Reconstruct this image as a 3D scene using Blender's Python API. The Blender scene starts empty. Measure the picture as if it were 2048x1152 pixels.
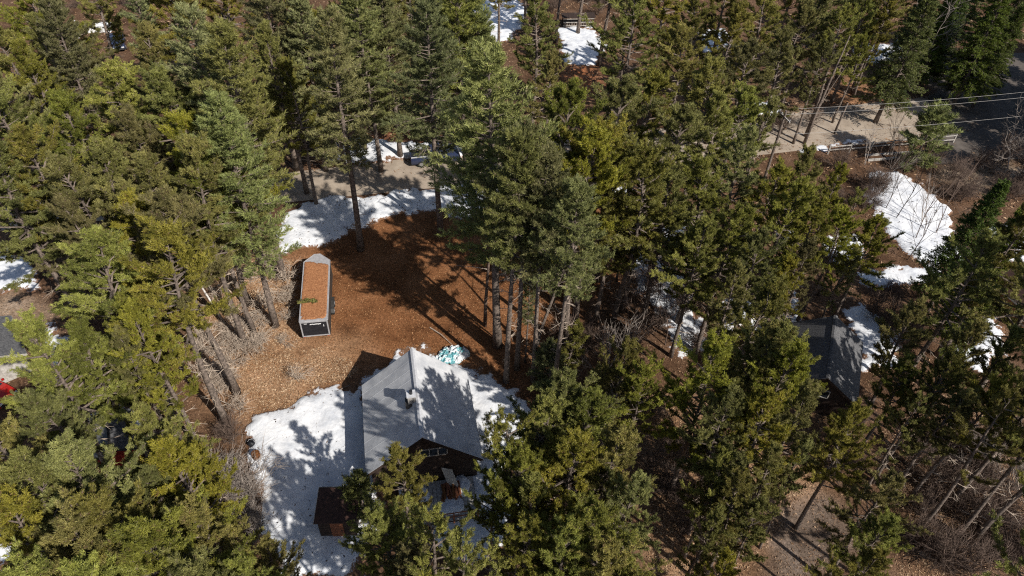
import bpy, math, random
import numpy as np
from mathutils import Matrix, Vector

random.seed(7)
scene = bpy.context.scene
col = scene.collection

# ------------------------------------------------------------------ camera
CAM_H = 44.0
PITCH = math.radians(43.0)
ROLL = math.radians(2.4)
FPX = 1449.0                      # focal length in pixels of the 2048 px wide frame
fwd = np.array([0.0, math.cos(PITCH), -math.sin(PITCH)])
up0 = np.array([0.0, math.sin(PITCH), math.cos(PITCH)])
xax = np.array([1.0, 0.0, 0.0])
rgt = math.cos(ROLL) * xax + math.sin(ROLL) * up0
upv = math.cos(ROLL) * up0 - math.sin(ROLL) * xax
CAM = np.array([0.0, 0.0, CAM_H])


def at(u, v, z=0.0):
    """world point at height z seen at photo position (u, v)"""
    d = fwd * FPX + rgt * (u - 1024) + upv * (576 - v)
    t = (z - CAM_H) / d[2]
    return CAM + d * t


def seen(p):
    q = np.asarray(p, float) - CAM
    zc = q @ fwd
    return 1024 + FPX * (q @ rgt) / zc, 576 - FPX * (q @ upv) / zc


cam_data = bpy.data.cameras.new('camera')
cam = bpy.data.objects.new('camera', cam_data)
col.objects.link(cam)
m = Matrix.Identity(4)
for i in range(3):
    m[i][0] = rgt[i]
    m[i][1] = upv[i]
    m[i][2] = -fwd[i]
    m[i][3] = CAM[i]
cam.matrix_world = m
cam_data.sensor_width = 36.0
cam_data.lens = 36.0 * FPX / 2048.0
cam_data.clip_start = 0.5
cam_data.clip_end = 6000
scene.camera = cam

# ------------------------------------------------------------------ sky and sun
SUN_EL = math.radians(40.5)
SH = np.array([-0.715, 0.70])            # the way shadows fall on the ground
SH = SH / np.linalg.norm(SH)
sun_from = np.array([-SH[0] * math.cos(SUN_EL), -SH[1] * math.cos(SUN_EL), math.sin(SUN_EL)])
world = bpy.data.worlds.new('World')
scene.world = world
world.use_nodes = True
wn = world.node_tree
bg = wn.nodes['Background']
sky = wn.nodes.new('ShaderNodeTexSky')
sky.sky_type = 'NISHITA'
sky.sun_disc = False
sky.sun_elevation = SUN_EL
sky.sun_rotation = math.atan2(sun_from[0], sun_from[1])
wn.links.new(sky.outputs['Color'], bg.inputs['Color'])
bg.inputs['Strength'].default_value = 0.08
sun_data = bpy.data.lights.new('sun', 'SUN')
sun_data.energy = 4.8
sun_data.angle = math.radians(0.53)
sun_data.color = (1.0, 0.955, 0.88)
sun = bpy.data.objects.new('sun', sun_data)
col.objects.link(sun)
sun.rotation_euler = Vector(sun_from).to_track_quat('Z', 'Y').to_euler()
sun.location = (30, -30, 60)
vs = scene.view_settings
vs.view_transform = 'Standard'
vs.look = 'None'
vs.exposure = 0.3
vs.gamma = 1.0
vs.use_curve_mapping = False
scene.cycles.max_bounces = 6
scene.cycles.diffuse_bounces = 3
scene.cycles.glossy_bounces = 2
scene.cycles.transmission_bounces = 3
scene.cycles.use_denoising = False
scene.cycles.filter_width = 1.15


# ------------------------------------------------------------------ helpers
def hash01(ix, iy, seed):
    n = (ix.astype(np.int64) * 374761393 + iy.astype(np.int64) * 668265263 + seed * 1442695041) & 0xffffffff
    n = ((n ^ (n >> 13)) * 1274126177) & 0xffffffff
    n = n ^ (n >> 16)
    return (n & 0xffff) / 65535.0


def vnoise(x, y, seed=0):
    ix = np.floor(x); iy = np.floor(y)
    fx = x - ix; fy = y - iy
    fx = fx * fx * (3 - 2 * fx); fy = fy * fy * (3 - 2 * fy)
    a = hash01(ix, iy, seed); b = hash01(ix + 1, iy, seed)
    c = hash01(ix, iy + 1, seed); d = hash01(ix + 1, iy + 1, seed)
    return (a * (1 - fx) + b * fx) * (1 - fy) + (c * (1 - fx) + d * fx) * fy


def fbm(x, y, seed=0, octv=4):
    s = 0.0; amp = 0.5
    for k in range(octv):
        s = s + amp * (vnoise(x, y, seed + k * 17) - 0.5) * 2
        x = x * 2.03 + 5.1; y = y * 2.03 + 1.7; amp *= 0.5
    return s


def poly_sd(P, X, Y):
    """signed distance to polygon, positive inside"""
    P = np.asarray(P, float)
    n = len(P)
    best = np.full(X.shape, 1e9)
    inside = np.zeros(X.shape, bool)
    for i in range(n):
        ax, ay = P[i]; bx, by = P[(i + 1) % n]
        ex, ey = bx - ax, by - ay
        L = ex * ex + ey * ey + 1e-12
        t = np.clip(((X - ax) * ex + (Y - ay) * ey) / L, 0, 1)
        best = np.minimum(best, np.hypot(X - ax - t * ex, Y - ay - t * ey))
        cross = ((ay > Y) != (by > Y)) & (X < ex * (Y - ay) / (ey + 1e-12) + ax)
        inside ^= cross
    return np.where(inside, best, -best)


def raw_mesh(name, verts, faces, smooth=False, tint=None):
    """verts (n,3) array, faces (m,k) int array of equal sized polygons"""
    verts = np.asarray(verts, np.float32); faces = np.asarray(faces, np.int32)
    me = bpy.data.meshes.new(name)
    me.vertices.add(len(verts))
    me.vertices.foreach_set('co', verts.ravel())
    k = faces.shape[1]
    me.loops.add(faces.size)
    me.loops.foreach_set('vertex_index', faces.ravel())
    me.polygons.add(len(faces))
    me.polygons.foreach_set('loop_start', np.arange(0, faces.size, k, dtype=np.int32))
    me.polygons.foreach_set('loop_total', np.full(len(faces), k, np.int32))
    me.polygons.foreach_set('use_smooth', np.full(len(faces), smooth, bool))
    if tint is not None:
        a = me.attributes.new('tint', 'FLOAT', 'FACE')
        a.data.foreach_set('value', np.asarray(tint, np.float32))
    me.update(calc_edges=True)
    return me


class MB:
    """collects boxes, prisms, tubes and builds one mesh"""
    def __init__(self):
        self.v = []; self.f = []

    def add(self, verts, faces):
        o = len(self.v)
        self.v += [tuple(map(float, p)) for p in verts]
        self.f += [tuple(i + o for i in fc) for fc in faces]
        return self

    def box(self, x0, y0, z0, x1, y1, z1):
        v = [(x, y, z) for z in (z0, z1) for x, y in ((x0, y0), (x1, y0), (x1, y1), (x0, y1))]
        return self.add(v, [(0, 3, 2, 1), (4, 5, 6, 7), (0, 1, 5, 4), (1, 2, 6, 5), (2, 3, 7, 6), (3, 0, 4, 7)])

    def prism(self, poly, z0, z1):
        n = len(poly)
        v = [(x, y, z0) for x, y in poly] + [(x, y, z1) for x, y in poly]
        f = [tuple(range(n - 1, -1, -1)), tuple(range(n, 2 * n))]
        f += [(i, (i + 1) % n, n + (i + 1) % n, n + i) for i in range(n)]
        return self.add(v, f)

    def slab(self, quad, thick):
        """quad of 3d points, thickened downwards along its normal"""
        q = [Vector(p) for p in quad]
        n = (q[1] - q[0]).cross(q[2] - q[0]).normalized()
        b = [p - n * thick for p in q]
        k = len(q)
        f = [tuple(range(k)), tuple(range(2 * k - 1, k - 1, -1))]
        f += [(i, k + i, k + (i + 1) % k, (i + 1) % k) for i in range(k)]
        return self.add(q + b, f)

    def tube(self, pts, rad, sides=5, cap=True):
        pts = [Vector(p) for p in pts]
        n = len(pts)
        if not hasattr(rad, '__len__'):
            rad = [rad] * n
        rings = []
        for i, p in enumerate(pts):
            d = (pts[min(i + 1, n - 1)] - pts[max(i - 1, 0)])
            d = d.normalized() if d.length > 1e-9 else Vector((0, 0, 1))
            a = Vector((0, 0, 1)) if abs(d.z) < 0.9 else Vector((1, 0, 0))
            s = d.cross(a).normalized(); t = s.cross(d)
            rings.append([p + (s * math.cos(2 * math.pi * k / sides) + t * math.sin(2 * math.pi * k / sides)) * rad[i] for k in range(sides)])
        v = [q for rg in rings for q in rg]
        f = []
        for i in range(n - 1):
            for k in range(sides):
                k2 = (k + 1) % sides
                f.append((i * sides + k, i * sides + k2, (i + 1) * sides + k2, (i + 1) * sides + k))
        if cap:
            f.append(tuple(range(sides - 1, -1, -1)))
            f.append(tuple((n - 1) * sides + k for k in range(sides)))
        return self.add(v, f)

    def cyl(self, c, axis, r, length, sides=14):
        c = Vector(c); axis = Vector(axis).normalized()
        return self.tube([c - axis * length / 2, c + axis * length / 2], r, sides)

    def mesh(self, name, smooth=False):
        me = bpy.data.meshes.new(name)
        me.from_pydata(self.v, [], self.f)
        if smooth:
            me.polygons.foreach_set('use_smooth', np.ones(len(me.polygons), bool))
        me.update()
        return me

    def build(self, name, mat, parent=None, smooth=False, bevel=0.0):
        o = bpy.data.objects.new(name, self.mesh(name, smooth))
        o.data.materials.append(mat)
        col.objects.link(o)
        if parent is not None:
            o.parent = parent
        if bevel:
            b = o.modifiers.new('edge', 'BEVEL'); b.width = bevel; b.segments = 2; b.limit_method = 'ANGLE'
        return o


def link(name, me, mat=None, parent=None):
    o = bpy.data.objects.new(name, me)
    if mat is not None and not me.materials:
        me.materials.append(mat)
    col.objects.link(o)
    if parent is not None:
        o.parent = parent
    return o


def tag(o, label=None, cat=None, group=None, kind=None):
    if label: o['label'] = label
    if cat: o['category'] = cat
    if group: o['group'] = group
    if kind: o['kind'] = kind
    return o


def empty(name, loc, rz=0.0, label=None, cat=None, group=None):
    o = bpy.data.objects.new(name, None)
    o.empty_display_size = 0.3
    col.objects.link(o)
    o.location = tuple(float(c) for c in loc)
    o.rotation_euler = (0, 0, rz)
    return tag(o, label, cat, group)


# ------------------------------------------------------------------ materials
def new_mat(name):
    mt = bpy.data.materials.new(name)
    mt.use_nodes = True
    nt = mt.node_tree
    return mt, nt, nt.nodes, nt.links, nt.nodes['Principled BSDF']


def noise_node(N, L, scale, detail=4, rough=0.6, vec=None):
    n = N.new('ShaderNodeTexNoise')
    n.inputs['Scale'].default_value = scale
    n.inputs['Detail'].default_value = detail
    n.inputs['Roughness'].default_value = rough
    if vec is not None:
        L.new(vec, n.inputs['Vector'])
    return n


def ramp_node(N, L, fac, stops):
    r = N.new('ShaderNodeValToRGB')
    e = r.color_ramp.elements
    while len(e) < len(stops):
        e.new(0.5)
    for el, (p, c) in zip(e, stops):
        el.position = p
        el.color = (c[0], c[1], c[2], 1) if hasattr(c, '__len__') else (c, c, c, 1)
    L.new(fac, r.inputs['Fac'])
    return r


def mat_noisy(name, c1, c2, scale=6, rough=0.8, bump=0.3, bump_scale=None, metallic=0.0, coat=0.0, mid=(0.35, 0.65), spec=0.3):
    mt, nt, N, L, b = new_mat(name)
    tc = N.new('ShaderNodeTexCoord')
    n = noise_node(N, L, scale, 6, 0.65, tc.outputs['Object'])
    r = ramp_node(N, L, n.outputs['Fac'], [(mid[0], c1), (mid[1], c2)])
    L.new(r.outputs['Color'], b.inputs['Base Color'])
    b.inputs['Roughness'].default_value = rough
    b.inputs['Metallic'].default_value = metallic
    b.inputs['Specular IOR Level'].default_value = spec
    if coat:
        b.inputs['Coat Weight'].default_value = coat
    if bump:
        n2 = noise_node(N, L, bump_scale or scale * 4, 5, 0.7, tc.outputs['Object'])
        bp = N.new('ShaderNodeBump')
        bp.inputs['Strength'].default_value = bump
        bp.inputs['Distance'].default_value = 0.05
        L.new(n2.outputs['Fac'], bp.inputs['Height'])
        L.new(bp.outputs['Normal'], b.inputs['Normal'])
    return mt


def mat_needles(name, dark, mid, light, brown, transl=0.22):
    mt, nt, N, L, b = new_mat(name)
    at_ = N.new('ShaderNodeAttribute'); at_.attribute_name = 'tint'
    oi = N.new('ShaderNodeObjectInfo')
    r = ramp_node(N, L, at_.outputs['Fac'], [(0.0, brown), (0.07, dark), (0.5, mid), (1.0, light)])
    hs = N.new('ShaderNodeHueSaturation')
    mr = N.new('ShaderNodeMapRange')
    mr.inputs['To Min'].default_value = 0.478; mr.inputs['To Max'].default_value = 0.522
    L.new(oi.outputs['Random'], mr.inputs['Value'])
    L.new(mr.outputs['Result'], hs.inputs['Hue'])
    mul = N.new('ShaderNodeMath'); mul.operation = 'MULTIPLY'; mul.inputs[1].default_value = 7.31
    fr = N.new('ShaderNodeMath'); fr.operation = 'FRACT'
    L.new(oi.outputs['Random'], mul.inputs[0]); L.new(mul.outputs[0], fr.inputs[0])
    mv = N.new('ShaderNodeMapRange')
    mv.inputs['To Min'].default_value = 0.72; mv.inputs['To Max'].default_value = 1.22
    L.new(fr.outputs[0], mv.inputs['Value'])
    L.new(mv.outputs['Result'], hs.inputs['Value'])
    mul2 = N.new('ShaderNodeMath'); mul2.operation = 'MULTIPLY'; mul2.inputs[1].default_value = 3.77
    fr2 = N.new('ShaderNodeMath'); fr2.operation = 'FRACT'
    L.new(oi.outputs['Random'], mul2.inputs[0]); L.new(mul2.outputs[0], fr2.inputs[0])
    ms = N.new('ShaderNodeMapRange')
    ms.inputs['To Min'].default_value = 0.8; ms.inputs['To Max'].default_value = 1.08
    L.new(fr2.outputs[0], ms.inputs['Value'])
    L.new(ms.outputs['Result'], hs.inputs['Saturation'])
    L.new(r.outputs['Color'], hs.inputs['Color'])
    L.new(hs.outputs['Color'], b.inputs['Base Color'])
    b.inputs['Roughness'].default_value = 0.55
    b.inputs['Specular IOR Level'].default_value = 0.25
    tr = N.new('ShaderNodeBsdfTranslucent')
    L.new(hs.outputs['Color'], tr.inputs['Color'])
    mx = N.new('ShaderNodeMixShader'); mx.inputs[0].default_value = transl
    L.new(b.outputs[0], mx.inputs[1]); L.new(tr.outputs[0], mx.inputs[2])
    L.new(mx.outputs[0], N['Material Output'].inputs['Surface'])
    return mt


M = {}
M['pitch'] = mat_needles('pitch_pine_needles', (0.08, 0.082, 0.016), (0.19, 0.182, 0.034), (0.33, 0.305, 0.06), (0.2, 0.13, 0.06))
M['white'] = mat_needles('white_pine_needles', (0.085, 0.094, 0.028), (0.205, 0.212, 0.06), (0.345, 0.34, 0.098), (0.24, 0.19, 0.10))
M['hemlock'] = mat_needles('hemlock_needles', (0.045, 0.07, 0.015), (0.095, 0.125, 0.022), (0.16, 0.19, 0.034), (0.11, 0.09, 0.04))
M['bark'] = mat_noisy('pine_bark', (0.06, 0.047, 0.038), (0.25, 0.195, 0.16), 5, 0.9, 0.8, 14)
M['twig'] = mat_noisy('grey_twig', (0.17, 0.14, 0.12), (0.34, 0.29, 0.25), 3, 0.9, 0.2)
M['twig_brown'] = mat_noisy('brown_twig', (0.075, 0.05, 0.04), (0.17, 0.12, 0.092), 3, 0.9, 0.2)
M['dead'] = mat_noisy('dead_limb', (0.26, 0.2, 0.155), (0.5, 0.41, 0.325), 4, 0.9, 0.2)
M['birch'] = mat_noisy('birch_bark', (0.35, 0.31, 0.28), (0.75, 0.72, 0.68), 5, 0.8, 0.2)
M['pale_roof'] = mat_noisy('pale_roofing', (0.42, 0.43, 0.455), (0.64, 0.64, 0.65), 0.9, 0.55, 0.12, 8, spec=0.4)
M['dark_wood'] = mat_noisy('dark_brown_boards', (0.022, 0.014, 0.011), (0.055, 0.034, 0.025), 5, 0.8, 0.3)
M['brown_roof'] = mat_noisy('brown_roofing', (0.035, 0.02, 0.016), (0.08, 0.04, 0.03), 4, 0.85, 0.3)
M['grey_shingle'] = mat_noisy('grey_shingles', (0.06, 0.06, 0.065), (0.15, 0.148, 0.15), 7, 0.9, 0.6, 20)
M['red_paint'] = mat_noisy('red_barn_paint', (0.20, 0.018, 0.013), (0.32, 0.03, 0.02), 4, 0.75, 0.3)
M['white_paint'] = mat_noisy('white_paint', (0.62, 0.61, 0.6), (0.8, 0.8, 0.79), 4, 0.6, 0.1)
M['alu'] = mat_noisy('pale_aluminium', (0.5, 0.5, 0.52), (0.68, 0.68, 0.7), 5, 0.45, 0.05, metallic=0.2)
M['black'] = mat_noisy('black_panel', (0.012, 0.013, 0.017), (0.024, 0.025, 0.03), 5, 0.4, 0.03)
M['charcoal'] = mat_noisy('charcoal_side', (0.03, 0.028, 0.028), (0.06, 0.055, 0.05), 5, 0.5, 0.03)
M['rubber'] = mat_noisy('tyre_rubber', (0.012, 0.012, 0.012), (0.03, 0.03, 0.03), 8, 0.9, 0.2)
M['rim'] = mat_noisy('wheel_rim', (0.3, 0.3, 0.31), (0.5, 0.5, 0.5), 6, 0.4, 0.0, metallic=0.7)
M['glass'] = mat_noisy('dark_glass', (0.01, 0.013, 0.018), (0.02, 0.025, 0.03), 2, 0.08, 0.0, spec=0.6)
M['navy'] = mat_noisy('navy_car_paint', (0.018, 0.026, 0.06), (0.035, 0.045, 0.09), 3, 0.3, 0.0, coat=0.6)
M['grey_car'] = mat_noisy('dark_grey_car_paint', (0.05, 0.055, 0.06), (0.09, 0.095, 0.10), 3, 0.3, 0.0, coat=0.6)
M['red_car'] = mat_noisy('red_car_paint', (0.30, 0.01, 0.008), (0.38, 0.016, 0.012), 3, 0.3, 0.0, coat=0.6)
M['lamp'] = mat_noisy('lamp_glass', (0.5, 0.5, 0.5), (0.7, 0.7, 0.7), 3, 0.2, 0.0)
M['red_lamp'] = mat_noisy('red_lamp_glass', (0.3, 0.02, 0.02), (0.4, 0.03, 0.03), 3, 0.2, 0.0)
M['brick'] = mat_noisy('chimney_block', (0.22, 0.2, 0.185), (0.4, 0.38, 0.36), 6, 0.9, 0.5)
M['grey_wood'] = mat_noisy('weathered_wood', (0.26, 0.235, 0.21), (0.48, 0.45, 0.41), 6, 0.9, 0.3)
M['red_wood'] = mat_noisy('stained_wood', (0.14, 0.05, 0.025), (0.28, 0.11, 0.055), 5, 0.8, 0.3)
M['blue_box'] = mat_noisy('dark_blue_panel', (0.012, 0.02, 0.04), (0.025, 0.04, 0.08), 3, 0.5, 0.05)
M['wire'] = mat_noisy('cable', (0.24, 0.225, 0.21), (0.36, 0.34, 0.32), 3, 0.6, 0.0)
M['rust'] = mat_noisy('rust', (0.10, 0.04, 0.015), (0.22, 0.09, 0.03), 8, 0.9, 0.4)
M['dirt'] = mat_noisy('bare_dirt', (0.2, 0.155, 0.125), (0.33, 0.265, 0.215), 0.8, 0.95, 0.5, 9)
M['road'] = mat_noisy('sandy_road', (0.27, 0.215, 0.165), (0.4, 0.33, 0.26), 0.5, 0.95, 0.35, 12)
M['shaded_street'] = mat_noisy('shade_darkened_street', (0.07, 0.058, 0.05), (0.13, 0.11, 0.095), 0.5, 0.9, 0.3, 12)  # road tone darkened to carry the side street's tree shade


def mat_snow():
    mt, nt, N, L, b = new_mat('old_snow')
    tc = N.new('ShaderNodeTexCoord')
    n = noise_node(N, L, 0.9, 7, 0.65, tc.outputs['Object'])
    r = ramp_node(N, L, n.outputs['Fac'], [(0.3, (0.52, 0.54, 0.58)), (0.62, (0.78, 0.78, 0.79))])
    n3 = noise_node(N, L, 2.6, 9, 0.8, tc.outputs['Object'])
    r3 = ramp_node(N, L, n3.outputs['Fac'], [(0.63, 0.0), (0.7, 0.8)])
    mx = N.new('ShaderNodeMixRGB')
    L.new(r3.outputs['Color'], mx.inputs['Fac'])
    L.new(r.outputs['Color'], mx.inputs[1]); mx.inputs[2].default_value = (0.3, 0.22, 0.16, 1)
    th = N.new('ShaderNodeAttribute'); th.attribute_name = 'thin'
    n4 = noise_node(N, L, 4.5, 7, 0.75, tc.outputs['Object'])
    ad = N.new('ShaderNodeMath'); ad.operation = 'MULTIPLY_ADD'; ad.inputs[1].default_value = 1.5; ad.inputs[2].default_value = -0.45
    L.new(n4.outputs['Fac'], ad.inputs[0])
    sb = N.new('ShaderNodeMath'); sb.operation = 'SUBTRACT'
    L.new(ad.outputs[0], sb.inputs[0]); L.new(th.outputs['Fac'], sb.inputs[1])
    r4 = ramp_node(N, L, sb.outputs[0], [(0.0, 0.0), (0.12, 1.0)])
    mx2 = N.new('ShaderNodeMixRGB')
    L.new(r4.outputs['Color'], mx2.inputs['Fac']); L.new(mx.outputs['Color'], mx2.inputs[1]); mx2.inputs[2].default_value = (0.17, 0.09, 0.05, 1)
    L.new(mx2.outputs['Color'], b.inputs['Base Color'])
    b.inputs['Roughness'].default_value = 0.7
    b.inputs['Specular IOR Level'].default_value = 0.2
    n2 = noise_node(N, L, 1.3, 5, 0.5, tc.outputs['Object'])
    bp = N.new('ShaderNodeBump'); bp.inputs['Strength'].default_value = 0.7; bp.inputs['Distance'].default_value = 0.16
    L.new(n2.outputs['Fac'], bp.inputs['Height']); L.new(bp.outputs['Normal'], b.inputs['Normal'])
    return mt


M['snow'] = mat_snow()


def mat_ground():
    mt, nt, N, L, b = new_mat('forest_floor')
    tc = N.new('ShaderNodeTexCoord')
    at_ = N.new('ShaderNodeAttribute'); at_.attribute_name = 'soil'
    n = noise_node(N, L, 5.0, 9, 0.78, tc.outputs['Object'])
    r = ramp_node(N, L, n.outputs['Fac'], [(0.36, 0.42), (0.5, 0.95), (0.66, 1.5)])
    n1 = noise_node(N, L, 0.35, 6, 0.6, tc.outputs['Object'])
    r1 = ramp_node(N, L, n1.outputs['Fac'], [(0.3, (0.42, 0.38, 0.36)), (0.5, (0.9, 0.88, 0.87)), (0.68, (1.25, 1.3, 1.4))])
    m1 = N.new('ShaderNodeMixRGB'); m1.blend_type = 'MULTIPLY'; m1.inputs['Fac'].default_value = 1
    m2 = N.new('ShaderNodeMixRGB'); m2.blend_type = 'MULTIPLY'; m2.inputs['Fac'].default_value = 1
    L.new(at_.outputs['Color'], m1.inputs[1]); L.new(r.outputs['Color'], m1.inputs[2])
    L.new(m1.outputs['Color'], m2.inputs[1]); L.new(r1.outputs['Color'], m2.inputs[2])
    L.new(m2.outputs['Color'], b.inputs['Base Color'])
    b.inputs['Roughness'].default_value = 0.95
    b.inputs['Specular IOR Level'].default_value = 0.1
    n2 = noise_node(N, L, 9.0, 8, 0.8, tc.outputs['Object'])
    bp = N.new('ShaderNodeBump'); bp.inputs['Strength'].default_value = 0.9; bp.inputs['Distance'].default_value = 0.12
    L.new(n2.outputs['Fac'], bp.inputs['Height']); L.new(bp.outputs['Normal'], b.inputs['Normal'])
    return mt


def mat_litter(name, a, bb, c):
    mt, nt, N, L, b = new_mat(name)
    at_ = N.new('ShaderNodeAttribute'); at_.attribute_name = 'tint'
    r = ramp_node(N, L, at_.outputs['Fac'], [(0.0, a), (0.5, bb), (1.0, c)])
    L.new(r.outputs['Color'], b.inputs['Base Color'])
    b.inputs['Roughness'].default_value = 0.9
    b.inputs['Specular IOR Level'].default_value = 0.1
    return mt


# ------------------------------------------------------------------ ground
def wpoly(pts, z=0.0):
    return [tuple(at(u, v, z)[:2]) for u, v in pts]


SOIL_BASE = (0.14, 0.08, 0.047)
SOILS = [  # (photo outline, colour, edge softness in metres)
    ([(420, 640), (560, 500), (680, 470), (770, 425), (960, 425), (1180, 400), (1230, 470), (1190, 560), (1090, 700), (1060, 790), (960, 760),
      (730, 740), (560, 830), (450, 850)], (0.245, 0.108, 0.046), 2.0),  # clearing needles, colour darkened in place of missing pine shade
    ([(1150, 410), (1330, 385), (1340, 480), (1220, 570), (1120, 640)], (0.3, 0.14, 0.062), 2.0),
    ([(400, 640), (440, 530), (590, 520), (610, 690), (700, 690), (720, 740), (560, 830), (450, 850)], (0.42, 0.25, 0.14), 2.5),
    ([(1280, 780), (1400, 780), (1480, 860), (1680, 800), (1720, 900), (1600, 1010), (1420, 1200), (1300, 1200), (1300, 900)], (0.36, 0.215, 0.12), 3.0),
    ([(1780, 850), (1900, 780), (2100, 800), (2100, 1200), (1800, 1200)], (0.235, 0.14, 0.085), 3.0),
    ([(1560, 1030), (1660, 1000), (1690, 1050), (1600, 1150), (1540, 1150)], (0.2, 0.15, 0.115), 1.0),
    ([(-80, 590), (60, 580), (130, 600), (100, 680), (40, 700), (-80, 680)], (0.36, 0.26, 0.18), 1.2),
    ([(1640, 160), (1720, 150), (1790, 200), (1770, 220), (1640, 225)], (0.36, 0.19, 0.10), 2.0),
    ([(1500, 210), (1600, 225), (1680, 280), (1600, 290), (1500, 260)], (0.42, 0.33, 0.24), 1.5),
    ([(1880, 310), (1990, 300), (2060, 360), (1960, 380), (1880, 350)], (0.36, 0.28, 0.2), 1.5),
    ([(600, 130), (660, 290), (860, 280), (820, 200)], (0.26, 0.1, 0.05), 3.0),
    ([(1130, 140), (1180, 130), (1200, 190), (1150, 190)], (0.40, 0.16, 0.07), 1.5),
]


def build_ground():
    inner_x = np.arange(-100, 101, 1.0); inner_y = np.arange(0, 141, 1.0)
    xs = np.concatenate([[-3000, -1200, -500, -250, -150], inner_x, [150, 250, 500, 1200, 3000]])
    ys = np.concatenate([[-3000, -1200, -500, -200, -60, -20], inner_y, [180, 260, 500, 1200, 3000]])
    X, Y = np.meshgrid(xs, ys)
    C = np.zeros(X.shape + (3,)); C[:] = SOIL_BASE
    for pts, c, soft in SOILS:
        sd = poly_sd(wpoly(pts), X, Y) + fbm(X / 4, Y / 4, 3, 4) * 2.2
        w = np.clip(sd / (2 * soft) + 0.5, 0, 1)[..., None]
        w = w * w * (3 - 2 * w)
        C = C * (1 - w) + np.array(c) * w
    V = np.stack([X, Y, np.zeros_like(X)], -1).reshape(-1, 3)
    nx = len(xs)
    idx = np.arange(len(V)).reshape(X.shape)
    F = np.stack([idx[:-1, :-1], idx[:-1, 1:], idx[1:, 1:], idx[1:, :-1]], -1).reshape(-1, 4)
    me = raw_mesh('ground', V, F, True)
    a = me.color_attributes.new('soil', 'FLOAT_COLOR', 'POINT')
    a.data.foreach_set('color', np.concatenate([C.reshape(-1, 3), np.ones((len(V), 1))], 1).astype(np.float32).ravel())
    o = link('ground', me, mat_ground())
    tag(o, 'forest floor of orange pine needles and brown leaf litter', kind='structure')


build_ground()


def strip(name, mat, left, right, z, label, crown=0.05, n=40):
    """a road between two edge lines given in metres"""
    L_ = np.array(left); R_ = np.array(right)
    V = []; F = []
    k = 8
    for i in range(n + 1):
        t = i / n
        a = L_[0] * (1 - t) + L_[1] * t; b = R_[0] * (1 - t) + R_[1] * t
        w1 = float(fbm(np.array([t * 30.0]), np.array([0.5]), 9, 3)[0]) * 0.3
        w2 = float(fbm(np.array([t * 30.0]), np.array([7.5]), 19, 3)[0]) * 0.3
        for j in range(k + 1):
            s = j / k
            p = a * (1 - s) + b * s
            p = p + (b - a) / np.linalg.norm(b - a) * (w1 * (1 - s) + w2 * s)
            V.append((p[0], p[1], z + crown * math.sin(math.pi * s)))
    for i in range(n):
        for j in range(k):
            q = i * (k + 1) + j
            F.append((q, q + 1, q + k + 2, q + k + 1))
    o = link(name, raw_mesh(name, V, F, True), mat)
    tag(o, label, kind='structure')
    return o


def extend(p, q, a, b):
    p = np.array(p[:2]); q = np.array(q[:2]); d = (q - p) / np.linalg.norm(q - p)
    return [p - d * a, q + d * b]


near_edge = extend(at(610, 401), at(1700, 292), 70, 90)
far_edge = extend(at(700, 331), at(1680, 214), 70, 90)
strip('road', M['road'], near_edge, far_edge, 0.02, 'sandy village road crossing behind the front yard', n=90)
road_dir = (near_edge[1] - near_edge[0]); road_dir = road_dir / np.linalg.norm(road_dir)
ROAD_A = math.atan2(road_dir[1], road_dir[0])
# side street joining at the upper right, its road colour darkened for tree shade
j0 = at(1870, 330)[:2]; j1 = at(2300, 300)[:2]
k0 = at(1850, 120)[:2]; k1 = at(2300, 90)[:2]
strip('side_street', M['shaded_street'], [np.array(j0), np.array(j1)], [np.array(k0), np.array(k1)], 0.085, 'side street junction coloured dark for tree shade at the upper right', 0.03, 24)


# ------------------------------------------------------------------ snow
def snow(pts, label, depth=0.2, rag=0.9, seed=1, cell=0.22):
    P = np.array(wpoly(pts))
    x0, y0 = P.min(0) - 1.2; x1, y1 = P.max(0) + 1.2
    xs = np.arange(x0, x1, cell); ys = np.arange(y0, y1, cell)
    X, Y = np.meshgrid(xs, ys)
    sd = poly_sd(P, X, Y) + fbm(X / 2.4, Y / 2.4, seed, 5) * rag * 1.6 + fbm(X / 0.7, Y / 0.7, seed + 40, 4) * 0.9
    t = np.clip(sd / 1.1, -1, 1)
    Z = np.where(t > 0, depth * (t * (2 - t)), t * 0.5) + 0.012
    lump = fbm(X / 1.3, Y / 1.3, seed + 5, 5)
    Z = Z + np.where(t > 0, lump * 0.11 * np.clip(t * 2, 0, 1), 0)
    Z = np.where(t > 0, np.maximum(Z, 0.014), Z)
    idx = np.arange(X.size).reshape(X.shape)
    F = np.stack([idx[:-1, :-1], idx[:-1, 1:], idx[1:, 1:], idx[1:, :-1]], -1).reshape(-1, 4)
    keep = (t.ravel()[F] > 0).any(1)
    F = F[keep]
    used = np.unique(F)
    mp = np.full(X.size, -1); mp[used] = np.arange(len(used))
    V = np.stack([X, Y, Z], -1).reshape(-1, 3)[used]
    me = raw_mesh('snow_patch', V, mp[F], True)
    at_ = me.attributes.new('thin', 'FLOAT', 'POINT')
    at_.data.foreach_set('value', np.clip(t.ravel()[used], 0, 1).astype(np.float32))
    o = link('snow_patch', me, M['snow'])
    tag(o, label, 'snow', 'patches of old snow', 'stuff')
    return o


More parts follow.
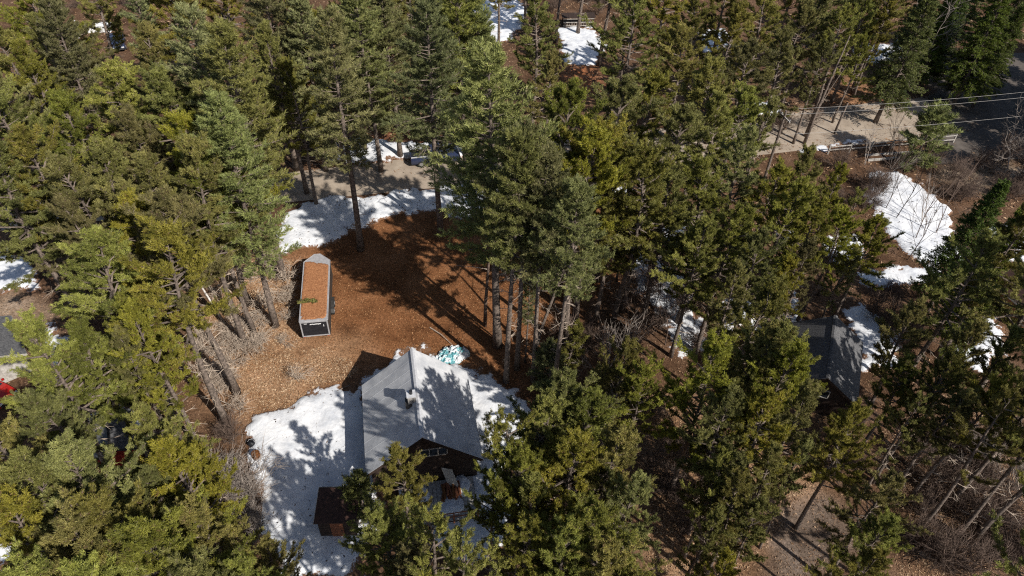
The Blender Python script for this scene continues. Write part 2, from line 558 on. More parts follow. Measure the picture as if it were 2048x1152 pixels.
SNOW = [
    ([(540, 505), (570, 430), (610, 402), (760, 388), (960, 368), (1010, 372), (1020, 410), (930, 440), (870, 428), (780, 432), (700, 465), (650, 488), (600, 500)],
     'blue-shadowed snow bank along the road edge of the front yard', 0.32, 0.5),
    ([(1000, 385), (1120, 355), (1250, 345), (1270, 380), (1180, 405), (1060, 410)], 'thin broken snow behind the pines right of the yard bank', 0.15, 0.9),
    ([(630, 305), (690, 280), (850, 283), (940, 290), (930, 318), (830, 318), (720, 331), (650, 332)], 'snow strip across the road beside the parked pickup', 0.25, 0.6),
    ([(735, 772), (650, 782), (545, 815), (490, 850), (480, 900), (510, 960), (530, 1060), (570, 1170), (720, 1180), (760, 1000), (775, 930)], 'broad snow field on the left of the pale-roofed house', 0.28, 0.5),
    ([(715, 780), (725, 755), (790, 705), (830, 692), (830, 760), (760, 790)], 'narrow ragged snow fringe along the rear left of the house', 0.2, 0.4),
    ([(840, 690), (905, 722), (960, 742), (1045, 780), (1060, 830), (1030, 900), (1010, 960), (1100, 1000), (1060, 1080), (960, 1120), (880, 1120), (850, 1000), (900, 930), (880, 800)],
     'sunlit snow along the right side of the house', 0.3, 0.6),
    ([(1730, 345), (1790, 335), (1900, 415), (1930, 525), (1870, 540), (1780, 480), (1730, 400)], 'bright sunlit snow slope below the rail fence', 0.3, 0.5),
    ([(1700, 545), (1860, 535), (1900, 560), (1740, 580)], 'thin snow strip just below the bright slope', 0.15, 0.7),
    ([(1240, 485), (1290, 495), (1350, 520), (1390, 590), (1400, 680), (1330, 645), (1265, 580)], 'snow streaked with dark stems between the central right pines', 0.22, 0.7),
    ([(1540, 460), (1585, 445), (1600, 480), (1560, 505)], 'small snow spot among the right hand pines', 0.2, 0.4),
    ([(-60, 490), (20, 490), (90, 540), (80, 580), (-60, 590)], 'snow patch above the dirt drive at the left edge', 0.25, 0.5),
    ([(60, 690), (95, 655), (160, 690), (150, 715), (80, 715)], 'snow tongue below the dirt drive at the left edge', 0.2, 0.5),
    ([(70, 735), (110, 710), (130, 730), (100, 755)], 'tiny snow heap under the left edge pines', 0.25, 0.3),
    ([(1110, 60), (1190, 50), (1215, 90), (1190, 130), (1130, 130)], 'snow patch below the dark firewood rack at the top', 0.2, 0.8),
    ([(940, -10), (1045, -20), (1050, 60), (1000, 90), (950, 60)], 'snow under trunks at the top edge', 0.2, 0.8),
    ([(1690, 630), (1720, 610), (1790, 660), (1800, 740), (1720, 740)], 'blue shaded snow right of the grey shingled neighbour house', 0.25, 0.6),
    ([(1560, 575), (1600, 560), (1610, 640), (1600, 790), (1570, 780), (1580, 650)], 'shaded snow left of the grey shingled neighbour house', 0.2, 0.5),
    ([(355, 310), (420, 295), (440, 340), (425, 375), (370, 365)], 'snow spot between two crowns on the left', 0.2, 0.6),
    ([(-60, 320), (40, 335), (50, 365), (-60, 390)], 'snow spot at the left edge among olive crowns', 0.2, 0.6),
    ([(1470, 205), (1550, 200), (1570, 235), (1490, 235)], 'white snow heap at the shoulder of the upper right road', 0.3, 0.6),
    ([(1400, 60), (1450, 55), (1470, 95), (1410, 105)], 'snow gleam deep among the upper right pines', 0.2, 0.5),
    ([(1700, 95), (1810, 80), (1830, 125), (1740, 130)], 'broken snow above the upper right road', 0.15, 1.0),
    ([(-60, 1030), (20, 1030), (50, 1080), (10, 1130), (-60, 1130)], 'snow spot at the lower left edge', 0.2, 0.5),
    ([(150, 830), (200, 815), (285, 815), (300, 880), (250, 890), (170, 870)], 'snow around the small red shed', 0.2, 0.6),
    ([(380, 430), (440, 410), (480, 450), (440, 490), (390, 480)], 'shaded snow behind the left trunks', 0.15, 0.7),
    ([(1910, 640), (1990, 630), (2010, 690), (1960, 740), (1900, 710)], 'snow beside the snow-capped mound at the right edge', 0.2, 0.7),
    ([(1960, 455), (2060, 440), (2070, 520), (1990, 530)], 'shaded snow at the right edge below dark hemlocks', 0.2, 0.7),
    ([(125, 55), (150, 42), (162, 78), (140, 85)], 'snow spot left of the white chests at the upper left', 0.2, 0.5),
    ([(1320, 660), (1400, 640), (1420, 700), (1360, 710)], 'blue snow sliver right of the bare tree', 0.15, 0.6),
    ([(60, 820), (110, 815), (115, 850), (70, 850)], 'small blue snow spot left of the red shed', 0.2, 0.4),
    ([(1310, 450), (1370, 440), (1380, 475), (1330, 490)], 'snow scrap behind the trunks above the stem-streaked snow', 0.15, 0.7),
    ([(1440, 600), (1500, 590), (1510, 650), (1450, 670)], 'snow scrap round the dark blue utility box', 0.15, 0.7),
    ([(1640, 480), (1720, 470), (1740, 520), (1660, 530)], 'snow scrap between the small snow spot and the bright slope', 0.15, 0.7),
    ([(1730, 280), (1640, 300), (1600, 310), (1610, 295)], 'snow scraps at the left end of the rail fence', 0.2, 0.6),
]
for i, (pts, label, depth, rag) in enumerate(SNOW):
    snow(pts, label, depth, rag, 100 + i * 13)


# loose litter that gives the clearing its rough grain
def litter(name, pts, n, mat, label, size, seed, lift=0.0):
    rs = np.random.RandomState(seed)
    P = np.array(wpoly(pts)); lo = P.min(0); hi = P.max(0)
    q = lo + rs.rand(n * 3, 2) * (hi - lo)
    sd = poly_sd(P, q[:, 0], q[:, 1]) + fbm(q[:, 0] / 3, q[:, 1] / 3, seed, 3) * 1.5
    dens = fbm(q[:, 0] / 1.2, q[:, 1] / 1.2, seed + 3, 3)
    q = q[(sd > 0) & (dens + rs.rand(len(q)) * 0.8 > 0.2)][:n]
    k = len(q)
    c = np.concatenate([q, 0.02 + rs.rand(k, 1) * 0.03], 1)
    a = rs.rand(k) * 2 * np.pi
    ln = size * (0.4 + rs.rand(k)); w = ln * (0.12 + 0.3 * rs.rand(k))
    d = np.stack([np.cos(a), np.sin(a), rs.randn(k) * 0.3], 1) * ln[:, None]
    s = np.stack([-np.sin(a), np.cos(a), rs.randn(k) * 0.5], 1) * w[:, None]
    V = np.stack([c - d, c + s, c + d, c - s], 1)
    V[..., 2] = np.abs(V[..., 2]) + 0.004 + lift
    F = np.arange(k * 4).reshape(k, 4)
    o = link(name, raw_mesh(name, V.reshape(-1, 3), F, False, rs.rand(k)), mat)
    tag(o, label, 'litter', None, 'stuff')


M['needle_litter'] = mat_litter('needle_litter', (0.11, 0.045, 0.02), (0.26, 0.12, 0.05), (0.46, 0.26, 0.13))  # darkened along with the clearing soil, shade put into the colour
M['leaf_litter'] = mat_litter('leaf_litter', (0.15, 0.085, 0.05), (0.36, 0.225, 0.125), (0.56, 0.41, 0.27))
M['forest_litter'] = mat_litter('forest_litter', (0.05, 0.03, 0.02), (0.2, 0.115, 0.065), (0.4, 0.27, 0.17))
M['bark_bits'] = mat_litter('bark_bits', (0.03, 0.02, 0.015), (0.09, 0.06, 0.04), (0.2, 0.13, 0.08))
litter('needle_litter', SOILS[0][0], 42000, M['needle_litter'], 'orange pine needle litter strewn over the clearing', 0.06, 5)
litter('leaf_litter', SOILS[2][0], 22000, M['leaf_litter'], 'pale dry leaves and stalks left of the cargo trailer', 0.08, 6)
litter('leaf_litter', SOILS[3][0], 14000, M['leaf_litter'], 'tan leaf litter between the lower right pines', 0.075, 7)
litter('leaf_litter', SOILS[4][0], 14000, M['leaf_litter'], 'grey-brown litter under the brush at the lower right', 0.075, 8)


litter('leaf_litter', [(-150, -60), (2200, -60), (2200, 560), (1300, 560), (1250, 380), (600, 340), (380, 560), (-150, 560)], 70000, M['forest_litter'],
       'brown leaf litter and twigs under the upper wood', 0.19, 9)
litter('leaf_litter', [(-150, 560), (400, 560), (470, 860), (520, 1200), (-150, 1200)], 20000, M['forest_litter'], 'brown leaf litter under the lower left pines', 0.075, 10)
litter('leaf_litter', [(1050, 560), (2200, 560), (2200, 1200), (1080, 1200)], 40000, M['forest_litter'], 'brown leaf litter under the lower right wood', 0.075, 11)
litter('snow_debris', [(735, 772), (650, 782), (545, 815), (490, 850), (480, 900), (510, 960), (530, 1060), (570, 1170), (720, 1180), (760, 1000), (775, 930)], 420, M['bark_bits'],
       'needles and bark bits strewn on the snow field', 0.09, 12, 0.26)
litter('snow_debris', [(540, 505), (610, 402), (960, 368), (1010, 372), (1020, 410), (780, 432), (600, 500)], 420, M['bark_bits'], 'bark bits strewn on the road edge snow bank', 0.1, 13, 0.3)
litter('snow_debris', [(1730, 345), (1790, 335), (1900, 415), (1930, 525), (1870, 540), (1780, 480), (1730, 400)], 250, M['bark_bits'], 'bark bits strewn on the bright snow slope', 0.1, 14, 0.3)

# ------------------------------------------------------------------ pine prototypes
def unit(v):
    return v / (np.linalg.norm(v, axis=-1, keepdims=True) + 1e-9)


def needle_mesh(name, C, D, S, T, rs, K, ln, w, spread, mat):
    """C centres, D directions, S scale, T tint of every tuft"""
    n = len(C)
    C = np.repeat(C, K, 0); D = np.repeat(D, K, 0); S = np.repeat(S, K); T = np.repeat(T, K)
    dirs = unit(D + rs.randn(n * K, 3) * spread)
    base = C + D * (rs.rand(n * K, 1) - 0.6) * (ln * 0.9) * S[:, None] + rs.randn(n * K, 3) * 0.03
    L_ = ln * S * (0.7 + 0.6 * rs.rand(n * K))
    side = unit(np.cross(dirs, rs.randn(n * K, 3))) * (w * (0.7 + 0.6 * rs.rand(n * K)))[:, None]
    tip = base + dirs * L_[:, None]
    V = np.stack([base - side, base + side, tip], 1).reshape(-1, 3)
    F = np.arange(len(V)).reshape(-1, 3)
    T = np.clip(T + rs.randn(n * K) * 0.08, 0, 1)
    me = raw_mesh(name, V, F, False, T)
    me.materials.append(mat)
    return me


def make_trunk(h, r0, rs, wob=0.12):
    mb = MB()
    n = 9
    ph = rs.rand(2) * 6
    pts = []; rad = []
    for i in range(n + 1):
        t = i / n
        pts.append((wob * math.sin(ph[0] + t * 4) * t * 2, wob * math.sin(ph[1] + t * 3.3) * t * 2, t * h - 0.05 * (i == 0)))
        rad.append(r0 * (1 - t) ** 0.75 * (1.25 if i == 0 else 1) + 0.012)
    mb.tube(pts, rad, 8)
    me = mb.mesh('trunk', True)
    me.materials.append(M['bark'])
    P = np.array(pts)

    def on(z):
        return np.array([np.interp(z, P[:, 2], P[:, 0]), np.interp(z, P[:, 2], P[:, 1]), z])
    return me, on


def pine_proto(kind, seed, h, R, base_frac, dens=1.0, dead=8, narrow=1.0):
    rs = np.random.RandomState(seed)
    trunk, on = make_trunk(h, 0.011 * h + 0.02, rs, 0.1 if kind != 'pitch' else 0.28)
    limbs = MB(); deadmb = MB()
    C = []; D = []; S = []; T = []
    z0 = h * base_frac
    lumps = rs.rand(6, 3)
    if kind == 'pitch':
        nb = int(58 * dens)
        for b in range(nb):
            t = ((b + rs.rand()) / nb) ** 0.85
            z = z0 + (h - z0) * t * 0.985
            az = b * 2.4 + rs.randn() * 0.5
            prof = (1 - t) ** 0.62 * (0.55 + 0.45 * min(1, t * 3.0)) * 1.18 + 0.05
            lump = 0.5 + 0.95 * vnoise(np.array([az * 0.9 + seed]), np.array([t * 3.5 + seed]), seed)[0]
            ln = R * narrow * prof * lump * (0.65 + 0.55 * rs.rand())
            el = math.radians(8 + 50 * t ** 1.6 + rs.randn() * 12)
            p0 = on(z)
            d = np.array([math.cos(az) * math.cos(el), math.sin(az) * math.cos(el), math.sin(el)])
            mid = p0 + d * ln * 0.55
            d2 = unit(d + np.array([0, 0, 0.4]) + rs.randn(3) * 0.12)
            end = mid + d2 * ln * 0.45
            r = 0.012 + 0.011 * ln
            limbs.tube([p0, mid, end], [r * 1.6, r, 0.008], 3, False)
            ns = 7 + int(ln * 5.6)
            shade0 = 0.2 + 0.5 * rs.rand()
            for s in range(ns):
                f = 0.3 + 0.7 * (s + rs.rand()) / ns
                dd = d if f < 0.55 else d2
                q = p0 + d * ln * f if f < 0.55 else mid + d2 * ln * (f - 0.55)
                sd = unit(dd * 0.9 + rs.randn(3) * np.array([0.6, 0.6, 0.35]) + np.array([0, 0, 0.3]))
                sl = (0.28 + 0.36 * rs.rand()) * (0.65 + 0.12 * ln)
                limbs.tube([q, q + sd * sl], [0.011, 0.005], 3, False)
                nt = 4 + int(sl * 8)
                shade = shade0 + 0.3 * rs.rand()
                for k in range(nt):
                    g = 0.25 + 0.75 * (k + rs.rand()) / nt
                    C.append(q + sd * sl * g + rs.randn(3) * 0.045)
                    D.append(unit(sd + np.array([0, 0, 0.3]) + rs.randn(3) * 0.2))
                    S.append((0.75 + 0.45 * rs.rand()) * (1.1 - 0.35 * g))
                    T.append(shade + rs.randn() * 0.1 if rs.rand() > 0.05 else 0.02)
        K, nl, w, sp = 13, 0.155, 0.0148, 0.58
    else:
        step = 0.62 if kind == 'white' else 0.42
        z = z0
        wh = 0
        while z < h - 0.3:
            t = (z - z0) / (h - z0)
            nb = 5 + int(rs.rand() * 2)
            off = rs.rand() * 6.28
            for b in range(nb):
                if kind == 'white' and rs.rand() < 0.2:
                    continue
                az = off + b * 6.283 / nb + rs.randn() * 0.2
                if kind == 'white':
                    prof = (1 - t) ** 0.6 * (0.6 + 0.4 * min(1, t * 3)) * (0.75 + 0.5 * vnoise(np.array([az * 0.8 + seed]), np.array([t * 4.0 + seed]), seed)[0])
                else:
                    prof = (1 - t) ** 0.95 * (0.85 + 0.15 * min(1, t * 5))
                ln = R * narrow * prof * (0.5 + 0.7 * rs.rand()) + 0.25
                el = math.radians((2 + 38 * t ** 1.5) if kind == 'white' else (-12 + 30 * t)) + rs.randn() * 0.1
                p0 = on(min(z + rs.randn() * 0.12, h))
                d = np.array([math.cos(az) * math.cos(el), math.sin(az) * math.cos(el), math.sin(el)])
                lat = np.array([-math.sin(az), math.cos(az), 0.0])
                mid = p0 + d * ln * 0.55
                d2 = unit(d + np.array([0, 0, 0.28 if kind == 'white' else -0.12]) + rs.randn(3) * 0.08)
                end = mid + d2 * ln * 0.45
                r = 0.01 + 0.009 * ln
                limbs.tube([p0, mid, end], [r * 1.5, r, 0.007], 3, False)
                ns = 4 + int(ln * 3.0)
                for s in range(ns):
                    f = 0.26 + 0.74 * (s + rs.rand()) / ns
                    q = p0 + d * ln * f if f < 0.55 else mid + d2 * ln * (f - 0.55)
                    sg = 1 if s % 2 else -1
                    sd = unit((d if f < 0.55 else d2) * 0.75 + lat * sg * (0.85 * (1.15 - f * 0.6)) + np.array([0, 0, 0.1]) + rs.randn(3) * 0.16)
                    sl = (0.3 + 0.55 * (1.05 - f)) * (0.45 + 0.27 * ln) * (0.7 + 0.5 * rs.rand())
                    limbs.tube([q, q + sd * sl], [0.01, 0.005], 3, False)
                    nt = 3 + int(sl * 4.5 * dens)
                    shade = 0.3 + 0.5 * rs.rand()
                    for k in range(nt):
                        g = (k + rs.rand()) / nt
                        C.append(q + sd * sl * g + rs.randn(3) * 0.05)
                        D.append(unit(sd + np.array([0, 0, 0.35 if kind == 'white' else 0.02]) + rs.randn(3) * 0.25))
                        S.append(0.8 + 0.45 * rs.rand())
                        T.append(shade + rs.randn() * 0.1 if rs.rand() > 0.04 else 0.02)
            z += step * (0.7 + 0.5 * rs.rand()) * (1 - 0.45 * t)
            wh += 1
        if kind == 'white':
            K, nl, w, sp = 12, 0.22, 0.021, 0.45
        else:
            K, nl, w, sp = 8, 0.17, 0.03, 0.5
    for b in range(dead):
        z = h * (0.12 + (base_frac - 0.05) * rs.rand())
        az = rs.rand() * 6.28
        ln = 0.5 + 1.9 * rs.rand() * (z / (h * base_frac))
        p0 = on(z)
        d = np.array([math.cos(az), math.sin(az), -0.05 + 0.3 * rs.randn()])
        p1 = p0 + d * ln * 0.6
        p2 = p1 + unit(d + rs.randn(3) * 0.4) * ln * 0.4
        deadmb.tube([p0, p1, p2], [0.03, 0.02, 0.006], 3, False)
        for k in range(3):
            q = p0 + d * ln * (0.3 + 0.3 * rs.rand())
            deadmb.tube([q, q + unit(d + rs.randn(3) * 0.7) * ln * 0.45], [0.012, 0.005], 3, False)
    # leader
    for k in range(10):
        C.append(on(h - 0.1 - 0.08 * k)); D.append(np.array([0, 0, 1.0])); S.append(1.0); T.append(0.6)
    crown = needle_mesh('crown', np.array(C), np.array(D), np.array(S), np.array(T), rs, K, nl, w, sp, M[kind])
    lm = limbs.mesh('limbs'); lm.materials.append(M['bark'])
    out = {'trunk': trunk, 'limbs': lm, 'crown': crown, 'h': h}
    if dead:
        dm = deadmb.mesh('dead_branches'); dm.materials.append(M['dead'])
        out['dead_branches'] = dm
    return out


PROTO = {
    'P': [pine_proto('pitch', 11, 17, 3.2, 0.4, 1.12), pine_proto('pitch', 23, 17, 2.9, 0.45, 1.05, 14), pine_proto('pitch', 37, 17, 3.5, 0.43, 1.2, 12),
          pine_proto('pitch', 41, 17, 2.6, 0.34, 1.1, 10), pine_proto('pitch', 59, 17, 3.2, 0.52, 0.95, 18), pine_proto('pitch', 83, 17, 3.3, 0.5, 0.4, 14)],
    'W': [pine_proto('white', 5, 22, 4.0, 0.4, 1.0, 14), pine_proto('white', 8, 22, 3.6, 0.34, 1.0, 18), pine_proto('white', 13, 22, 3.0, 0.45, 0.9, 20), pine_proto('white', 29, 20, 3.6, 0.16, 1.0, 6), pine_proto('white', 47, 22, 4.2, 0.6, 1.1, 24)],
    'H': [pine_proto('hemlock', 3, 17, 3.0, 0.2, 1.0, 6), pine_proto('hemlock', 9, 17, 2.6, 0.15, 1.0, 4)],
    'Y': [pine_proto('white', 21, 5, 1.5, 0.12, 1.2, 0), pine_proto('pitch', 77, 6, 1.5, 0.2, 0.45, 0)],
}

# ------------------------------------------------------------------ where the trees stand: kind, variant, tip in the photo, height, width factor
TREES = [
    # upper left
    ('P', 0, 30, -50, 18, 1), ('W', 1, 70, -20, 20, .8), ('P', 3, 35, 85, 17, 1), ('P', 2, 330, -70, 18, 1), ('W', 0, 375, 20, 22, .9),
    ('W', 0, 440, 50, 23, 1), ('w', 1, 551, 652, 21, 1.05), ('P', 3, 545, 40, 18, .9), ('P', 1, 600, -40, 18, 1), ('w', 2, 722, 500, 22.6, .95),
    ('W', 1, 510, -70, 21, 1), ('P', 0, 190, 130, 18, 1.1), ('P', 2, 300, 150, 18, 1.05), ('P', 1, 105, 195, 17, .95), ('p', 1, 490, 690, 19, .9),
    ('p', 4, 507, 662, 17, .8), ('P', 0, 380, 235, 18, .9), ('W', 3, 590, -20, 19, .95),
    ('P', 4, 55, 260, 17, 1), ('P', 0, 175, 300, 16, 1), ('P', 2, 285, 320, 17, 1), ('P', 3, 15, 330, 15, .8), ('p', 1, 285, 668, 17, 1),
    ('P', 0, 225, 400, 17, 1), ('P', 4, 335, 400, 18, 1), ('p', 4, 455, 850, 18, .95), ('P', 2, 190, 480, 17, 1.05), ('W', 2, 250, -80, 19, .8),
    ('P', 3, 150, -90, 17, 1), ('P', 0, 430, -90, 18, 1), ('P', 4, -30, 170, 17, 1), ('P', 2, -20, 300, 17, 1), ('P', 0, 130, 410, 15, .8),
    ('P', 3, 70, 30, 16, .9), ('P', 2, 100, 0, 16, .9), ('P', 1, -20, 30, 16, 1), ('P', 0, 0, 140, 16, .9), ('P', 4, 400, 150, 16, .8), ('P', 3, 470, 150, 15, .8), ('P', 1, 300, 60, 17, .9), ('P', 2, 240, 220, 17, .9),
    # top middle
    ('P', 0, 745, -80, 18, 1), ('w', 0, 882, 470, 22.5, 1), ('W', 1, 925, -70, 21, .9), ('P', 3, 1078, -20, 17, 1), ('w', 0, 995, 692, 25, 1.05),
    ('P', 0, 1270, -20, 17, 1.1), ('P', 2, 1345, -70, 17, 1), ('p', 4, 1150, 640, 19, .95), ('p', 4, 1190, 560, 19, 1), ('p', 4, 1105, 600, 20, .8), ('p', 4, 1225, 650, 18, .85), ('w', 4, 1066, 762, 21, .75), ('w', 4, 1012, 765, 22, .75), ('w', 4, 1034, 738, 22, .72), ('w', 4, 1105, 800, 20, .75), ('w', 2, 1050, 725, 11, .6), ('p', 4, 1130, 690, 20, .8), ('P', 1, 1300, 150, 18, 1), ('p', 3, 1238, 190, 15, .75), ('W', 3, 770, -40, 19, 1),
    ('P', 4, 690, -110, 17, 1), ('P', 1, 1000, -130, 16, .9), ('W', 3, 945, -30, 19, 1), ('P', 0, 1110, 110, 14, .8),
    ('W', 1, 720, -40, 20, .9), ('P', 2, 810, -70, 17, 1), ('P', 1, 880, -20, 17, 1), ('P', 3, 640, 20, 17, .9), ('W', 3, 690, -30, 18, .9),
    ('W', 3, 855, -40, 18, 1), ('P', 1, 960, 40, 15, .8), ('P', 0, 580, 130, 15, .8),
    # top right
    ('P', 0, 1400, -20, 17, 1), ('P', 1, 1470, -70, 17, 1), ('P', 3, 1545, -40, 17, 1), ('P', 2, 1435, 120, 16, 1), ('P', 4, 1510, 90, 16, 1),
    ('P', 1, 1575, 60, 16, .9), ('P', 0, 1645, -40, 17, 1), ('P', 4, 1700, 20, 15, .9), ('H', 0, 1870, -40, 17, 1.1), ('H', 1, 1960, -100, 17, 1),
    ('H', 0, 2040, -60, 17, 1), ('P', 3, 1760, -90, 16, 1), ('H', 1, 1840, 75, 9, 1.1), ('P', 2, 1610, -120, 17, 1),
    ('P', 0, 1370, 60, 16, 1), ('P', 3, 1660, 70, 13, .8), ('P', 2, 1690, -100, 17, 1), ('P', 1, 1745, -20, 14, .9), ('P', 4, 1620, 10, 15, .9),
    ('P', 0, 1480, 10, 16, .9), ('P', 2, 1800, -70, 16, .9), ('P', 0, 1130, -160, 16, .9), ('P', 1, 1230, -140, 17, 1), ('P', 4, 1180, -190, 17, 1), ('P', 3, 1785, -10, 13, .9), ('P', 2, 1840, -130, 16, 1), ('H', 1, 1905, -120, 16, 1), ('H', 0, 2000, -130, 16, 1), ('H', 1, 1950, -50, 14, 1), ('H', 0, 2090, -120, 17, 1), ('P', 0, 1060, -170, 16, .9), ('P', 1, 860, -150, 17, 1), ('H', 0, 1920, -20, 13, 1), ('H', 1, 1985, 15, 12, 1), ('H', 0, 2050, 10, 13, 1), ('P', 1, 1730, 70, 11, .8),
    # centre right
    ('P', 1, 1170, 285, 16, .85), ('P', 0, 1235, 350, 15, .9), ('P', 3, 1300, 330, 15, .9), ('P', 4, 1370, 220, 17, 1), ('P', 2, 1350, 350, 15, 1),
    ('P', 0, 1440, 330, 16, 1), ('P', 1, 1510, 270, 16, 1), ('P', 3, 1450, 200, 16, 1), ('P', 2, 1415, 440, 14, .8), ('P', 0, 1480, 410, 15, .9),
    ('P', 4, 1535, 470, 14, .8), ('P', 3, 1470, 530, 13, .8), ('P', 1, 1545, 570, 15, .85), ('P', 2, 1570, 660, 15, .85), ('P', 0, 1600, 360, 15, .9), ('P', 2, 1620, 300, 14, .8), ('P', 1, 1690, 340, 12, .8), ('P', 5, 1725, 390, 11, .8), ('P', 4, 1560, 330, 14, .9),
    ('P', 3, 1655, 390, 14, .8), ('P', 4, 1690, 420, 12, .9), ('P', 2, 1765, 430, 11, .9), ('P', 3, 1640, 470, 12, .8), ('P', 0, 1710, 500, 9, .8), ('P', 1, 1590, 520, 12, .8), ('p', 0, 1800, 775, 15, .85), ('p', 1, 1870, 735, 16, .9),
    ('P', 3, 1870, 600, 13, .8), ('P', 2, 1910, 720, 13, .75), ('P', 4, 1835, 710, 11, .7), ('P', 1, 2035, 660, 13, .7), ('P', 4, 2000, 760, 13, .75),
    ('H', 0, 2010, 360, 14, 1), ('H', 1, 2060, 420, 15, 1), ('Y', 0, 1882, 215, 7.5, 1.2), ('P', 1, 1545, 200, 13, .7),
    ('Y', 1, 1255, 440, 7, 1), ('P', 4, 1500, 180, 15, .9),
    # lower left
    ('P', 0, 40, 660, 15, 1), ('P', 2, 150, 640, 14, .8), ('P', 1, 250, 665, 13, .7), ('P', 0, 230, 600, 14, .8), ('P', 3, 262, 600, 15, .8), ('P', 4, 75, 780, 14, .75),
    ('P', 0, 300, 790, 14, .75), ('P', 2, 120, 905, 16, .9), ('P', 1, 50, 920, 16, .9), ('P', 3, 325, 890, 15, .9), ('P', 0, 205, 1000, 16, .9),
    ('P', 4, 100, 1030, 16, .9), ('P', 2, 275, 1060, 16, .9), ('P', 1, 25, 1010, 16, .9), ('P', 0, 370, 1040, 14, .8), ('P', 3, 180, 1120, 16, .9),
    ('P', 2, 525, 1075, 11, .65), ('P', 4, 350, 1130, 15, .9), ('P', 1, 470, 1120, 13, .8), ('P', 3, -30, 800, 16, 1),
    ('P', 0, 60, 1140, 16, .9), ('P', 2, 290, 960, 13, .7), ('P', 1, 375, 905, 11, .65),
    # lower middle
    ('P', 3, 795, 905, 12, .85), ('P', 5, 862, 985, 15, .75), ('P', 2, 750, 1020, 12, .85), ('Y', 0, 712, 950, 5, .8), ('P', 1, 810, 1090, 12, .9),
    ('P', 5, 1035, 835, 15, .85), ('P', 1, 1085, 780, 15, .85), ('P', 0, 1130, 740, 15, .85), ('P', 4, 1050, 920, 14, .8), ('P', 5, 985, 960, 12, .7), ('Y', 0, 1105, 690, 5, 1),
    ('P', 2, 1180, 800, 15, .85), ('P', 0, 1250, 690, 13, .75), ('P', 4, 1290, 740, 13, .7), ('P', 2, 1145, 880, 15, .85), ('P', 1, 1230, 860, 15, .8),
    ('P', 3, 1085, 940, 14, .75), ('P', 0, 1190, 985, 15, .85), ('P', 2, 1260, 970, 14, .7), ('P', 4, 1060, 1060, 13, .75), ('P', 1, 1140, 1070, 14, .85),
    ('P', 0, 1230, 1080, 14, .8), ('Y', 1, 1150, 650, 6, 1), ('Y', 1, 1215, 740, 6, 1),
    # lower right
    ('p', 0, 1340, 990, 15, .85), ('P', 0, 1500, 960, 12, .7), ('P', 3, 1560, 900, 12, .75), ('P', 1, 1625, 900, 11, .55), ('P', 2, 1455, 900, 12, .6), ('P', 3, 1520, 650, 15, .8), ('P', 2, 1590, 700, 15, .75), ('P', 4, 1560, 800, 14, .75), ('P', 0, 1610, 780, 14, .65),
    ('P', 2, 1480, 800, 14, .75), ('P', 2, 1735, 815, 13, .75), ('P', 1, 1485, 910, 12, .65), ('P', 3, 1430, 1010, 11, .6),
    ('P', 0, 1800, 950, 12, .75), ('P', 4, 1530, 1010, 11, .6), ('P', 2, 1790, 1050, 11, .75), ('P', 1, 1930, 790, 12, .75), ('P', 5, 1850, 800, 11, .7), ('P', 5, 2050, 800, 14, .75),
    ('P', 2, 1760, 1120, 11, .75), ('P', 3, 1450, 1110, 11, .65), ('p', 4, 1910, 1075, 16, .7), ('p', 4, 1895, 1015, 17, .7), ('p', 4, 1800, 900, 13, .6),
    # outside the frame on the sunny side: their shade falls into the picture
    ('P', 0, 2220, 640, 16, .9), ('P', 4, 2230, 780, 16, .9), ('h', 0, 2130, 340, 18, 1.1), ('h', 1, 2160, 270, 18, 1.2), ('P', 4, 2230, 1010, 16, .8),
    ('P', 0, 2180, 480, 17, 1), ('P', 3, 1400, 1260, 14, .9), ('P', 2, 1240, 1240, 14, .9), ('P', 1, 1600, 1300, 14, .9), ('P', 5, 1000, 1260, 15, .9), ('P', 5, 900, 1225, 17, .9), ('P', 5, 770, 1250, 17, .9), ('P', 5, 640, 1250, 16, .9), ('P', 5, 940, 1100, 16, .75), ('P', 4, 1850, 1260, 15, .9),
    ('h', 0, 2230, 320, 18, 1.2), ('h', 1, 2200, 205, 18, 1.3), ('h', 0, 2245, 260, 20, 1.3), ('h', 1, 2265, 180, 20, 1.3), ('h', 0, 2185, 150, 18, 1.2), ('h', 1, 2100, 290, 16, 1), ('h', 1, 2180, 420, 17, 1.1), ('h', 0, 2130, 230, 18, 1.1),
]

LANDMARKS = [
    ('the black cargo trailer', 630, 590), ('the pale-roofed house', 840, 820), ('the small red shed', 230, 860), ('the grey shingled house', 1660, 710),
    ('the parked pickup', 880, 315), ('the firewood rack', 1155, 45), ('the rail fence', 1780, 300), ('the dark blue car', 235, 85),
    ('the teal tarp heap', 905, 705), ('the flat brown shed', 665, 1010), ('the bare central tree', 1205, 660), ('the bright snow slope', 1830, 440),
    ('the dirt drive', 40, 630), ('the bare dirt patch', 1620, 1070), ('the grey bush', 470, 970), ('the white chests', 195, 58),
    ('the lower left corner', 0, 1152), ('the top left corner', 0, 0), ('the top right corner', 2048, 0), ('the lower right corner', 2048, 1152), ('the stem-streaked snow', 1320, 590),
    ('the small snow spot', 1570, 475), ('the curved trunk', 1110, 560), ('the left edge snow patch', 30, 540), ('the top edge snow', 1000, 40), ('the utility box', 1458, 625),
    ('the weathered bench', 1672, 790), ('the lower right thicket', 1930, 1000), ('the bottom edge centre', 1024, 1152), ('the birch stem', 415, 560), ('the snow-capped mound', 1962, 690),
    ('the sandy road shoulder', 1540, 240), ('the left edge centre', 0, 300), ('the dead snag', 975, 540),
]
